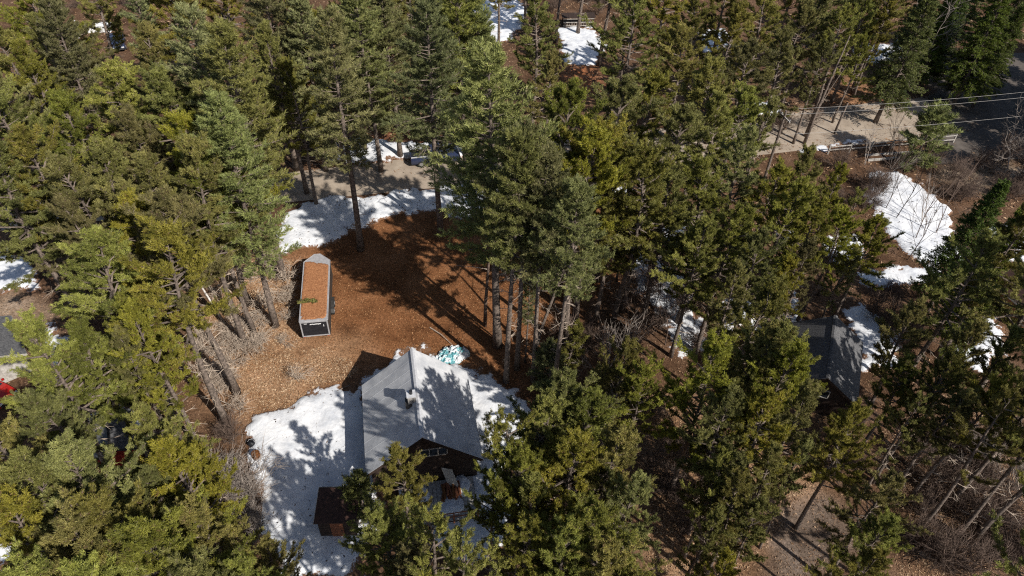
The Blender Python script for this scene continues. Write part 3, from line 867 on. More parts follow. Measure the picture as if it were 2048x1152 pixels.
KINDNAME = {'P': ('pitch_pine', 'olive pitch pine', 'pine tree', 'olive pitch pines of the wood'),
            'W': ('white_pine', 'blue-green white pine', 'pine tree', 'tall white pines of the wood'),
            'H': ('hemlock_tree', 'dark green hemlock', 'hemlock', 'dark hemlocks by the upper road'),
            'Y': ('young_pine', 'young bushy pine', 'young pine', 'young pines under the wood')}
ORD = ['nearest', 'second', 'third', 'fourth', 'fifth', 'sixth', 'seventh', 'eighth', 'ninth', 'tenth', 'eleventh', 'twelfth', 'thirteenth', 'fourteenth', 'fifteenth', 'sixteenth', 'seventeenth', 'eighteenth', 'nineteenth', 'twentieth']
SECT = ['right of', 'upper right of', 'above', 'upper left of', 'left of', 'lower left of', 'below', 'lower right of']


def plant_trees():
    rs = np.random.RandomState(99)
    recs = []
    for kind, var, u, v, h, wf in TREES:
        if kind.islower():              # given by its foot
            kind = kind.upper(); p = at(u, v, 0)
        else:                           # given by its tip
            p = at(u, v, h)
        cu, cv = seen((p[0], p[1], h * 0.8))
        ds = [math.hypot(cu - lu, cv - lv) for _, lu, lv in LANDMARKS]
        k = int(np.argmin(ds))
        ang = math.atan2(-(cv - LANDMARKS[k][2]), cu - LANDMARKS[k][1])
        recs.append([kind, var, p, h, wf, k, int(round(ang / (math.pi / 4))) % 8, ds[k]])
    for r in recs:
        peers = sorted(q[7] for q in recs if q[0] == r[0] and q[5] == r[5] and q[6] == r[6])
        rank = peers.index(r[7])
        kind, var, p, h, wf = r[:5]
        name, look, cat, group = KINDNAME[kind]
        lm = LANDMARKS[r[5]][0]
        if len(peers) == 1:
            label = 'the only %s %s %s' % (look, SECT[r[6]], lm)
        else:
            label = '%s, %s outward, %s %s' % (look, ORD[rank], SECT[r[6]], lm)
        pr = PROTO[kind][var % len(PROTO[kind])]
        s = h / pr['h']
        root = empty(name, (p[0], p[1], 0), rs.rand() * 6.283, label, cat, group)
        root.rotation_euler[0] = rs.randn() * 0.018
        root.rotation_euler[1] = rs.randn() * 0.018
        g = wf * (0.95 + 0.1 * rs.rand()) * {'P': 1.16, 'W': 1.08, 'H': 1.0, 'Y': 1.0}[kind]
        root.scale = (s * g, s * g, s)
        for part in ('trunk', 'limbs', 'dead_branches', 'crown'):
            if part in pr:
                o = bpy.data.objects.new(part, pr[part])
                col.objects.link(o)
                o.parent = root
                if part != 'trunk':
                    o['kind'] = 'stuff'


plant_trees()


# ------------------------------------------------------------------ bare trees and brush
def bare_mesh(name, seed, h, r0, depth, spread, nchild, mat, stems=1, curve=0.15, lean=(0, 0)):
    rs = np.random.RandomState(seed)
    mb = MB()

    def grow(p, d, ln, r, lev):
        n = 3
        pts = [p]; q = p; dd = d
        for i in range(n):
            dd = unit(dd + rs.randn(3) * curve + np.array([0, 0, 0.05]))
            q = q + dd * ln / n
            pts.append(q)
        mb.tube(pts, [r, r * 0.82, r * 0.66, max(0.004, r * 0.45)], 5 if r > 0.05 else 3, False)
        if lev == 0:
            return
        for c in range(nchild + int(rs.rand() * 2)):
            f = 0.3 + 0.7 * rs.rand()
            i = min(int(f * n), n - 1); ff = f * n - i
            b = pts[i] * (1 - ff) + pts[i + 1] * ff
            nd = unit(dd + rs.randn(3) * spread)
            grow(b, nd, ln * (0.45 + 0.3 * rs.rand()), max(0.009, r * 0.55), lev - 1)
    for s in range(stems):
        a = rs.rand() * 6.28
        sp = 0.0 if stems == 1 else 0.55 * rs.rand()
        d0 = unit(np.array([math.cos(a) * sp + lean[0], math.sin(a) * sp + lean[1], 1.0]))
        o = np.array([math.cos(a), math.sin(a), 0]) * (0 if stems == 1 else 0.25 * rs.rand())
        grow(o, d0, h * (0.55 + 0.15 * rs.rand()), r0, depth)
    me = mb.mesh(name)
    me.materials.append(mat)
    return me


BARE = {
    'tree': [bare_mesh('bare_tree', 3, 9, 0.09, 3, 0.55, 5, M['twig']), bare_mesh('bare_tree', 4, 9, 0.075, 3, 0.5, 5, M['twig_brown'])],
    'bush': [bare_mesh('bare_bush', 6, 3.2, 0.034, 2, 0.6, 6, M['twig'], 16), bare_mesh('bare_bush', 7, 2.4, 0.028, 2, 0.6, 6, M['twig_brown'], 15),
             bare_mesh('bare_bush', 8, 1.7, 0.024, 2, 0.9, 4, M['dead'], 9)],
    'sapling': [bare_mesh('bare_sapling', 12, 8, 0.05, 2, 0.35, 5, M['twig_brown'], 1, 0.06), bare_mesh('bare_sapling', 14, 7, 0.04, 2, 0.4, 4, M['twig'], 2, 0.08)],
}
BARE_SPOTS = [  # kind, variant, foot in the photo, scale, label
    ('tree', 0, 1192, 790, .8, 'grey bare tree forking among small pines right of the house'),
    ('tree', 0, 1795, 175, 1.25, 'grey bare tree above the upper right road'),
    ('tree', 1, 1235, 700, .8, 'brown twiggy bare tree behind the grey forking one'),
    ('tree', 1, 1330, 690, .7, 'brown bare tree at the end of the stem-streaked snow'),
    ('tree', 0, 2010, 360, .8, 'pale slanting bare birch-like tree by the side street'),
    ('sapling', 0, 1790, 440, 1.1, 'first thin dark sapling on the bright snow slope'),
    ('sapling', 0, 1830, 480, 1.0, 'second thin dark sapling on the bright snow slope'),
    ('sapling', 1, 1880, 510, 1.0, 'forked sapling at the foot of the bright snow slope'),
    ('sapling', 0, 1750, 390, 1.0, 'sapling at the top of the bright snow slope'),
    ('sapling', 1, 1730, 330, .8, 'bare sapling against the sunlit road, left one'),
    ('sapling', 0, 1770, 315, .8, 'bare sapling against the sunlit road, middle one'),
    ('sapling', 1, 1800, 325, .75, 'bare sapling against the sunlit road beside the fence'),
    ('sapling', 0, 1300, 640, 1.0, 'dark sapling standing in the stem-streaked snow'),
    ('sapling', 0, 1340, 600, 1.0, 'second dark sapling in the stem-streaked snow'),
    ('sapling', 1, 1280, 560, .9, 'forked sapling at the upper end of the stem-streaked snow'),
    ('sapling', 0, 1000, 60, 1.0, 'dark sapling in the snow at the top edge'),
    ('sapling', 1, 960, 880, .5, 'thin sapling rising in front of the house eave'),
    ('bush', 0, 470, 985, 1.25, 'large grey leafless bush at the edge of the snow field'),
    ('bush', 0, 500, 1010, 1.0, 'grey leafless bush just below the largest grey bush'),
    ('bush', 0, 430, 1000, 1.1, 'grey leafless bush left of the largest grey bush'),
    ('bush', 1, 450, 1040, 1.1, 'brown leafless bush under the grey bushes'),
    ('bush', 0, 515, 1060, .8, 'sparse grey bush rising from the lower snow'),
    ('bush', 1, 465, 880, 1.0, 'brown bush at the foot of the leaning left trunk'),
    ('bush', 2, 480, 820, 1.0, 'pale stalks left of the snow field corner'),
    ('bush', 2, 440, 780, 1.1, 'pale stalks beside the leaning left trunk'),
    ('bush', 2, 520, 690, 1.0, 'pale dry stalks below the three trunks'),
    ('bush', 2, 480, 640, 1.1, 'pale dry stalks between the three trunks'),
    ('bush', 2, 530, 620, 1.2, 'pale dry stalks left of the trailer shadow'),
    ('bush', 2, 575, 560, 1.2, 'pale dead brush against the trailer shadow'),
    ('bush', 2, 440, 600, 1.2, 'pale brush by the leaning birch stem'),
    ('bush', 2, 500, 560, 1.0, 'pale brush behind the three trunks'),
    ('bush', 2, 540, 520, 1.3, 'pale brush at the rear corner of the trailer'),
    ('bush', 2, 410, 680, 1.2, 'pale brush under the left pine edge'),
    ('bush', 1, 1950, 340, 1.2, 'brown brush at the lower edge of the side street'),
    ('bush', 1, 2010, 320, 1.3, 'brown brush beside the slanting pale tree'),
    ('bush', 1, 1900, 360, 1.2, 'brown brush at the top of the snow slope'),
    ('bush', 1, 1930, 390, 1.1, 'brown brush right of the snow slope top'),
    ('bush', 2, 1985, 345, 1.1, 'straw-coloured brush at the side street corner'),
    ('bush', 1, 1860, 330, 1.1, 'brown brush below the right end of the fence'),
    ('bush', 1, 1820, 930, 1.2, 'grey-brown brush at the upper left of the lower right thicket'),
    ('bush', 1, 1890, 900, 1.3, 'grey-brown brush at the top of the lower right thicket'),
    ('bush', 0, 1950, 930, 1.0, 'grey brush in the middle of the lower right thicket'),
    ('bush', 1, 1990, 890, 1.3, 'brown brush at the upper right of the lower right thicket'),
    ('bush', 1, 1860, 980, 1.2, 'brown brush at the left of the lower right thicket'),
    ('bush', 1, 1920, 1000, 1.3, 'brown brush by the slanting trunk in the lower right'),
    ('bush', 0, 2030, 980, 1.1, 'grey brush at the right edge of the thicket'),
    ('bush', 1, 1960, 1060, 1.3, 'brown brush low in the lower right thicket'),
    ('bush', 1, 2020, 1110, 1.3, 'brown brush in the lower right corner'),
    ('bush', 1, 1870, 1120, 1.3, 'dark brush at the bottom of the lower right thicket'),
    ('bush', 1, 1940, 1140, 1.3, 'brown brush at the bottom edge of the thicket'),
    ('bush', 1, 1130, 690, 1.2, 'brown brush between the curved trunk and the bare tree'),
    ('bush', 1, 1270, 690, 1.3, 'brown brush right of the bare forking tree'),
    ('bush', 1, 1180, 700, 1.2, 'brown brush behind the bare forking tree'),
    ('bush', 1, 1100, 540, 1.0, 'brown brush in the shaded back of the clearing'),
    ('bush', 0, 650, 310, 1.0, 'grey brush on the snow across the road'),
    ('bush', 1, 1560, 265, 1.2, 'brown brush on the sandy road shoulder'),
    ('bush', 1, 1620, 255, 1.0, 'brown brush at the end of the sandy shoulder'),
    ('bush', 1, 1340, 900, 1.0, 'thin brush in the leaf gap right of the pines'),
]
BN = {'tree': ('bare_tree', 'bare tree', 'leafless trees'), 'bush': ('bare_bush', 'bush', 'leafless brush'), 'sapling': ('bare_sapling', 'sapling', 'leafless saplings')}
rsb = np.random.RandomState(4)
rsq = np.random.RandomState(17)
THICKET = 'one of many grey-brown leafless bushes crowding the lower right thicket'
for k in range(17):
    BARE_SPOTS.append(('bush', 1, 1815 + rsq.rand() * 260, 870 + rsq.rand() * 290, 0.8 + 0.5 * rsq.rand(), THICKET))
STALKS = 'one of many clumps of pale dry stalks left of the cargo trailer'
for k in range(26):
    t_ = rsq.rand()
    BARE_SPOTS.append(('bush', 2, 415 + 170 * t_ + rsq.randn() * 12, 770 - 230 * t_ * rsq.rand() - 20 + rsq.randn() * 25, 0.7 + 0.5 * rsq.rand(), STALKS))
SCRUB = 'one of the low brown bushes scattered through gaps in the wood'
for u0, v0, u1, v1, n in ((1640, 325, 1760, 420, 9), (1010, 5, 1250, 60, 8), (1730, 545, 1830, 690, 8), (1800, 120, 1900, 200, 5), (1890, 340, 2048, 410, 10), (1260, 540, 1400, 700, 9),
                          (1300, 800, 1400, 1100, 8), (1080, 420, 1200, 560, 7), (60, 0, 300, 40, 7), (600, 270, 700, 310, 4), (1620, 140, 1720, 200, 5), (1640, 830, 1700, 960, 5)):
    for k in range(n):
        BARE_SPOTS.append(('bush', 1, u0 + rsq.rand() * (u1 - u0), v0 + rsq.rand() * (v1 - v0), 0.6 + 0.6 * rsq.rand(), SCRUB))
BARE_SPOTS += [('sapling', 0, 1770, 420, .9, 'slim sapling at the left rim of the bright snow slope'), ('sapling', 1, 1845, 450, .9, 'forked sapling in the middle of the bright snow slope'),
               ('sapling', 0, 1870, 470, 1.1, 'tall thin sapling near the right rim of the bright snow slope'), ('sapling', 0, 1815, 520, 1.0, 'sapling just under the lower rim of the bright snow slope'),
               ('sapling', 1, 1760, 360, .8, 'small forked sapling at the upper rim of the bright snow slope')]
cnt = {}; grp_of = {}
# nearest first, so that the counting words in the labels go outward from the landmark
BARE_SPOTS.sort(key=lambda q: min(math.hypot(q[2] - lu, q[3] - lv) for _, lu, lv in LANDMARKS))
for kind, var, u, v, s, label in BARE_SPOTS:
    p = at(u, v)
    if label in (THICKET, STALKS, SCRUB):
        ds = [math.hypot(u - lu, v - lv) for _, lu, lv in LANDMARKS]
        j = int(np.argmin(ds)); ang = math.atan2(-(v - LANDMARKS[j][2]), u - LANDMARKS[j][1])
        key = (label, j, int(round(ang / (math.pi / 4))) % 8)
        cnt[key] = cnt.get(key, 0) + 1
        base = {THICKET: 'grey-brown thicket bush', STALKS: 'clump of pale dry stalks', SCRUB: 'low brown leafless bush'}[label]
        grp_of[label] = {THICKET: 'lower right thicket', STALKS: 'dry stalks by the trailer', SCRUB: 'low brush in the gaps'}[label]
        old = label
        if cnt[key] == 1:
            label = '%s nearest of its kind %s %s' % (base, SECT[key[2]], LANDMARKS[j][0])
        else:
            label = '%s, %s outward, %s %s' % (base, ORD[min(cnt[key] - 1, 19)], SECT[key[2]], LANDMARKS[j][0])
        grp_here = grp_of[old]
    else:
        grp_here = None
    nm, cat, grp = BN[kind]
    grp = grp_here or grp
    o = bpy.data.objects.new(nm, BARE[kind][var])
    col.objects.link(o)
    o.location = (p[0], p[1], 0)
    o.rotation_euler = (0, 0, rsb.rand() * 6.28)
    o.scale = (s, s, s) if var != 2 else (s * (1.2 + .5 * rsb.rand()), s * (1.1 + .4 * rsb.rand()), s * (.45 + .5 * rsb.rand()))
    tag(o, label, cat, grp)


def stem(name, pts, rad, mat, label, cat, branches=()):
    mb = MB()
    mb.tube(pts, rad, 7)
    root = empty(name, pts[0], 0, label, cat)
    for i, p in enumerate(mb.v):
        mb.v[i] = tuple(np.array(p) - np.array(pts[0]))
    mb.build('trunk', mat, root, True)
    for br in branches:
        b = MB()
        b.tube([np.array(q) - np.array(pts[0]) for q in br], [0.045, 0.03, 0.01][:len(br)], 4)
        b.build('branch', M['dead'], root)
    return root


# the stems one can tell apart in the clearing
a0 = at(970, 652); a1 = at(985, 470, 9.5)
a1 = np.array([a0[0] + 0.35, a0[1] + 0.3, 9.5])
stem('dead_snag', [a0, a0 + np.array([.05, .0, 3]), a0 + np.array([.2, .1, 6]), a1], [.17, .14, .11, .04], M['twig_brown'],
     'thin dead snag with one side limb in the shaded clearing', 'dead tree',
     [[a0 + np.array([.2, .1, 6.3]), a0 + np.array([-1.0, .2, 6.4]), a0 + np.array([-2.4, .5, 6.2])],
      [a0 + np.array([.2, .1, 7.3]), a0 + np.array([.9, .2, 7.6]), a0 + np.array([1.6, .3, 8.2])]])
c0 = at(1070, 715)
stem('curved_trunk', [c0, c0 + np.array([.1, .1, 1.8]), c0 + np.array([.5, .3, 4]), c0 + np.array([1.2, .6, 7]), c0 + np.array([1.8, .9, 10]), c0 + np.array([2.0, 1.0, 12])],
     [.15, .14, .12, .11, .08, .03], M['bark'], 'curved trunk leaning right at the edge of the clearing', 'tree trunk',
     [[c0 + np.array([1.5, .8, 8.5]), c0 + np.array([2.4, .6, 9.6]), c0 + np.array([3.2, .4, 10.6])]])
d0 = at(447, 645)
stem('birch_stem', [d0, d0 + np.array([-.6, .3, 2]), d0 + np.array([-1.3, .6, 4.3]), d0 + np.array([-1.5, .7, 6])], [.08, .08, .07, .03], M['birch'],
     'slim white birch stem leaning left of the three trunks', 'birch')
e0 = at(1668, 268)
stem('broken_snag', [e0, e0 + np.array([.1, 0, 2.2]), e0 + np.array([.3, .1, 4])], [.13, .12, .09], M['bark'], 'short broken snag at the sunlit road edge', 'dead tree')
for uu, vv, hh, lab in ((1608, 288, 13, 'dark forked trunk in front of the upper right road'),):
    q = at(uu, vv)
    stem('forked_trunk', [q, q + np.array([.1, 0, 4]), q + np.array([.4, 0, 8]), q + np.array([.8, 0, hh])], [.2, .17, .14, .05], M['bark'], lab, 'tree trunk',
         [[q + np.array([.1, 0, 4]), q + np.array([.9, .2, 7]), q + np.array([1.8, .3, 10])]])
# fallen sticks
for k, (u0, v0, u1, v1, lab) in enumerate([(552, 917, 588, 915, 'thin stick lying on the snow field'), (760, 300, 800, 283, 'pale fallen limb across the road from the yard'),
                                          (395, 690, 470, 745, 'pale fallen branch under the left pines'), (860, 655, 905, 690, 'short pale log in the shaded clearing'),
                                          (1850, 930, 1880, 905, 'pale fallen branch in the lower right thicket'), (700, 770, 650, 800, 'dark stick at the snow field edge')]):
    p = at(u0, v0, .06); q = at(u1, v1, .12)
    mb = MB(); mb.tube([p, (p + q) / 2 + np.array([0, .1, .1]), q], [.05, .045, .02], 5)
    tag(mb.build('fallen_branch', M['dead'] if k != 5 else M['bark']), lab, 'branch', 'fallen branches')


# ------------------------------------------------------------------ buildings
def gable_house(name, c, rz, W, L, eave, rise, over, mats, label, chimney=None, window=None, cat='house'):
    """local x across the ridge, y along it; front gable at -y"""
    root = empty(name, c, rz, label, cat)
    w = W / 2; l = L / 2; z0 = eave
    slope = rise / w
    wl = MB()
    wt = 0.14
    top = eave + rise - 0.25
    iw = w - over; il = l - over
    zt = eave + over * slope - 0.1
    wall_top = [(-iw, 0), (iw, 0), (iw, zt), (0, top), (-iw, zt)]
    for y0, y1 in ((-il, -il + wt), (il - wt, il)):
        v = [(x, y0, z) for x, z in wall_top] + [(x, y1, z) for x, z in wall_top]
        wl = MB().add(v, [(0, 1, 2, 3, 4), (9, 8, 7, 6, 5)] + [(i, 5 + i, 5 + (i + 1) % 5, (i + 1) % 5) for i in range(5)])
        wl.build('gable_wall', mats['wall'], root)
    for s in (-1, 1):
        x0, x1 = sorted((s * iw, s * (iw - wt)))
        MB().box(x0, -il + wt + .002, 0, x1, il - wt - .002, zt).build('side_wall', mats['wall'], root)
    for s in (-1, 1):
        q = [(s * 0.0, -l, eave + rise), (s * w, -l, eave), (s * w, l, eave), (s * 0.0, l, eave + rise)]
        if s < 0:
            q = q[::-1]
        n = 14
        mb = MB()
        mb.slab(q, 0.12)
        mb.build('roof_slope', mats['roof'], root)
        if mats['roof'] is M['pale_roof']:
            for k in range(1, 9):
                yy = -l + L * k / 9
                MB().slab([(0.0, yy - .016, eave + rise + .012), (s * w, yy - .016, eave + .012), (s * w, yy + .016, eave + .012), (0.0, yy + .016, eave + rise + .012)][::s], .02).build('seam', mats['roof'], root)
        # eave fascia and rake boards
        f = MB(); x0, x1 = sorted((s * (w - 0.03), s * (w + 0.012)))
        f.box(x0, -l, eave - 0.19, x1, l, eave - 0.02)
        f.build('fascia', mats['trim'], root)
        for yy in (-l - 0.035, l):
            r = MB()
            r.slab([(0, yy, eave + rise - 0.02), (s * w, yy, eave - 0.02), (s * w, yy + 0.034, eave - 0.02), (0, yy + 0.034, eave + rise - 0.02)][::s], 0.2)
            r.build('rake_board', mats['trim'], root)
    cap = MB()
    cap.slab([(-0.14, -l - .01, eave + rise - .03), (-0.0, -l - .01, eave + rise + .035), (-0.0, l + .01, eave + rise + .035), (-0.14, l + .01, eave + rise - .03)][::-1], .02)
    cap.slab([(0.14, -l - .01, eave + rise - .03), (0.0, -l - .01, eave + rise + .035), (0.0, l + .01, eave + rise + .035), (0.14, l + .01, eave + rise - .03)], .02)
    cap.build('ridge_cap', mats['cap'], root)
    if chimney:
        x, y, s, h = chimney
        zb = eave + rise - abs(x) * slope - 0.4
        ch = MB().box(x - s, y - s, zb, x + s, y + s, eave + rise + h).build('chimney', M['brick'], root)
        MB().box(x - s - .06, y - s - .06, eave + rise + h + .002, x + s + .06, y + s + .06, eave + rise + h + .1).build('chimney_cap', M['alu'], ch)
        MB().cyl((x, y, eave + rise + h + .25), (0, 0, 1), .11, .3).build('flue_pipe', M['black'], ch)
        MB().box(x - s - .18, y - s - .2, zb + .2, x + s + .1, y + s + .12, zb + .42).build('flashing', M['charcoal'], ch)
    if window:
        x0, x1, zz0, zz1, npane = window
        yf = -il - 0.03
        fr = MB()
        t = 0.06
        fr.box(x0 - t, yf - .02, zz0 - t, x1 + t, yf + .028, zz0).box(x0 - t, yf - .02, zz1, x1 + t, yf + .028, zz1 + t)
        fr.box(x0 - t, yf - .02, zz0, x0, yf + .028, zz1).box(x1, yf - .02, zz0, x1 + t, yf + .028, zz1)
        dx = (x1 - x0) / npane
        for k in range(1, npane):
            fr.box(x0 + dx * k - t / 2, yf - .018, zz0, x0 + dx * k + t / 2, yf + .026, zz1)
        wn_ = fr.build('window', M['grey_wood'], root)
        for k in range(npane):
            MB().box(x0 + dx * k + .03, yf + .004, zz0 + .002, x0 + dx * (k + 1) - .03, yf + .02, zz1 - .002).build('pane', M['glass'], wn_)
    return root


HC = (np.array(at(735, 948, 2.7)) + np.array(at(963, 920, 2.7)) + np.array(at(722, 772, 2.7)) + np.array(at(935, 745, 2.7))) / 4
HRZ = math.radians(12.2)
HW, HL = 7.7, 7.6
house = gable_house('house', (HC[0], HC[1], 0), HRZ, HW, HL, 2.7, 3.3, 0.35,
                    {'wall': M['dark_wood'], 'roof': M['pale_roof'], 'trim': M['dark_wood'], 'cap': M['alu']},
                    'pale-roofed brown house with chimney beside the snow field', (-0.42, -0.55, 0.24, 0.35), (-0.2, 1.5, 3.45, 4.15, 3))


def hloc(x, y, z=0.0):
    c, s = math.cos(HRZ), math.sin(HRZ)
    return np.array([HC[0] + c * x - s * y, HC[1] + s * x + c * y, z])


# deck in front of the gable
deck = empty('deck', hloc(0.6, -5.2), HRZ, 'shaded timber deck in front of the house gable', 'deck')
bd = MB()
for k in range(18):
    x0 = -2.5 + k * 0.28
    bd.box(x0, -1.5, .52, x0 + .262, 1.6, .56)
tag(bd.build('deck_boards', M['grey_wood'], deck), kind='stuff')
fr = MB().box(-2.52, -1.48, .3, 2.54, -1.4, .515).box(-2.52, 1.5, .3, 2.54, 1.58, .515).box(-2.52, -1.4, .3, -2.44, 1.5, .515).box(2.46, -1.4, .3, 2.54, 1.5, .515)
fr.build('deck_frame', M['dark_wood'], deck)
for x in (-2.46, -.8, .9, 2.48):
    MB().box(x - .05, -1.6, 0, x + .05, -1.505, 1.45).build('post', M['red_wood'], deck)
for z in (.95, 1.4):
    MB().box(-2.55, -1.505, z, 2.55, -1.465, z + .08).build('rail', M['red_wood'], deck)
sc = hloc(0.9, -5.0)
# snow left on the deck
def heap(name, c, rx, ry, hgt, mat, label, cat, seed, rot=0.0, grp=None, kind=None, sharp=0.35, freq=2.2):
    n = 26
    V = []; F = []
    for j in range(n + 1):
        for i in range(n + 1):
            x = -1.15 + 2.3 * i / n; y = -1.15 + 2.3 * j / n
            V.append((x, y))
    V = np.array(V)
    r = np.hypot(V[:, 0], V[:, 1]) * (1 + 0.25 * fbm(V[:, 0] * 1.7, V[:, 1] * 1.7, seed, 3))
    z = np.clip(1 - r ** 2, -0.15, 1)
    z = np.where(z > 0, z ** 0.6, z) * hgt
    z = z + np.where(r < 0.95, np.abs(fbm(V[:, 0] * freq, V[:, 1] * freq, seed + 3, 4)) * sharp * hgt, 0)
    P = np.stack([V[:, 0] * rx, V[:, 1] * ry, z - 0.03], -1)
    idx = np.arange(len(P)).reshape(n + 1, n + 1)
    F = np.stack([idx[:-1, :-1], idx[:-1, 1:], idx[1:, 1:], idx[1:, :-1]], -1).reshape(-1, 4)
    F = F[(r[F] < 1.06).all(1)]
    used = np.unique(F); mp = np.full(len(P), -1); mp[used] = np.arange(len(used))
    me = raw_mesh(name, P[used], mp[F], kind == 'stuff')
    at_ = me.attributes.new('thin', 'FLOAT', 'POINT')
    at_.data.foreach_set('value', np.clip((1.05 - r[used]) * 2.5, 0, 1).astype(np.float32))
    o = link(name, me, mat)
    o.location = tuple(c); o.rotation_euler = (0, 0, rot)
    tag(o, label, cat, grp, kind)
    return o


heap('snow_heap', hloc(-0.9, -4.4, .56), 1.1, .8, .22, M['snow'], 'snow heap on the deck close to the gable wall', 'snow', 31, 0, None, 'stuff')
heap('snow_heap', hloc(1.5, -5.6, .56), .9, .8, .2, M['snow'], 'sunlit snow remnant on the outer deck', 'snow', 32, 0, None, 'stuff')
heap('snow_heap', hloc(2.3, -4.3, .56), .6, .9, .25, M['snow'], 'blue snow drift on the deck under the eave', 'snow', 33, 0, None, 'stuff')
# reddish firewood on the deck
rw = empty('firewood_pile', hloc(1.6, -4.7, .56), HRZ, 'reddish split firewood heaped on the deck', 'firewood')
rsw = np.random.RandomState(8)
for k in range(22):
    z = .08 + .13 * (k // 6)
    x = -.5 + (k % 6) * .19 + rsw.randn() * .03
    a = rsw.randn() * .25
    lg = MB(); d = np.array([math.sin(a), math.cos(a), rsw.randn() * .06]) * .5
    c = np.array([x, rsw.randn() * .12, z])
    lg.tube([c - d, c + d], .085, 5)
    lg.build('log', M['red_wood'] if k % 3 else M['rust'], rw)
# leaning pale board on the gable
pb = MB(); p0 = hloc(1.05, -3.75, 2.3); p1 = hloc(1.75, -3.95, 2.2); p2 = hloc(2.2, -4.6, .62); p3 = hloc(1.5, -4.4, .62)
pb.slab([p0, p3, p2, p1], .04)
tag(pb.build('leaning_board', M['grey_wood']), 'pale board leaning against the gable under the window', 'board')

# flat brown shed
s_c = (np.array(at(632, 980, 2.3)) + np.array(at(632, 1047, 2.3))) / 2
shed = empty('shed', (s_c[0] + 1.3, s_c[1] + 0.2, 0), math.radians(4), 'flat-roofed dark brown shed standing in the snow field', 'shed')
sh = MB()
for box in ((-1.15, -1.05, 0, -1.05, 1.05, 2.1), (1.05, -1.05, 0, 1.15, 1.05, 2.1), (-1.048, -1.05, 0, 1.048, -.95, 2.0), (-1.048, .95, 0, 1.048, 1.05, 2.2)):
    MB().box(*box).build('wall', M['dark_wood'], shed)
MB().slab([(-1.3, -1.25, 2.22), (1.3, -1.25, 2.22), (1.3, 1.2, 2.38), (-1.3, 1.2, 2.38)], .08).build('roof', M['brown_roof'], shed)
for q in ([(-1.34, -1.27, 2.245), (-1.3, -1.27, 2.245), (-1.3, 1.22, 2.405), (-1.34, 1.22, 2.405)], [(-1.298, 1.2, 2.405), (1.34, 1.2, 2.405), (1.34, 1.24, 2.405), (-1.298, 1.24, 2.405)]):
    MB().slab(q, .13).build('edge_trim', M['grey_wood'], shed)
dr = MB().box(-.4, -1.085, .1, .4, -1.053, 1.9).build('door', M['red_wood'], shed)
MB().box(.25, -1.12, .95, .3, -1.087, 1.1).build('handle', M['black'], dr)

# grey neighbour house
N0 = at(1660, 700, 3.8)
gable_house('house', (N0[0], N0[1], 0), math.radians(-21), 5.4, 7.0, 2.4, 1.9, .3,
            {'wall': M['dark_wood'], 'roof': M['grey_shingle'], 'trim': M['dark_wood'], 'cap': M['grey_shingle']},
            'grey shingled house half hidden by the pines on the right', None, (-.6, .6, 2.0, 2.7, 2))
nb = at(1672, 790)
ben = empty('bench', (nb[0], nb[1], 0), .3, 'pale weathered bench in front of the grey shingled house', 'bench')
for k in range(4):
    MB().box(-.8, -.3 + k * .17, .42, .8, -.16 + k * .17, .46).build('slat', M['grey_wood'], ben)
for x in (-.7, .7):
    for y in (-.25, .25):
        MB().box(x - .04, y - .04, 0, x + .04, y + .04, .418).build('leg', M['grey_wood'], ben)

# small red shed on the left
r0 = at(222, 872, 2.0)
rs_ = gable_house('shed', (r0[0], r0[1], 0), math.radians(28), 3.0, 3.6, 2.1, .7, .2,
                  {'wall': M['red_paint'], 'roof': M['grey_shingle'], 'trim': M['charcoal'], 'cap': M['charcoal']},
                  'small red shed with a grey roof under the left pines', None, None, 'shed')
dd = MB().box(-.45, -1.66, 0, .45, -1.612, 1.85).build('door', M['red_paint'], rs_)
MB().box(.3, -1.69, .9, .35, -1.662, 1.05).build('handle', M['black'], dd)
# dark red shed at the right edge
r1 = at(2045, 580, 2.6)
gable_house('shed', (r1[0] + .8, r1[1], 0), math.radians(20), 4.0, 4.4, 2.2, 1.5, .25,
            {'wall': M['red_wood'], 'roof': M['brown_roof'], 'trim': M['grey_wood'], 'cap': M['brown_roof']},
            'dark red gabled shed with pale rake boards at the right edge', None, None, 'shed')
# grey shed at the left edge
r2 = at(-25, 690, 2.2)
gable_house('shed', (r2[0], r2[1], 0), math.radians(40), 4.2, 5.0, 2.1, 1.0, .25,
            {'wall': M['grey_wood'], 'roof': M['grey_shingle'], 'trim': M['grey_wood'], 'cap': M['grey_shingle']},
            'grey-roofed shed cut by the left edge below the dirt drive', None, None, 'shed')


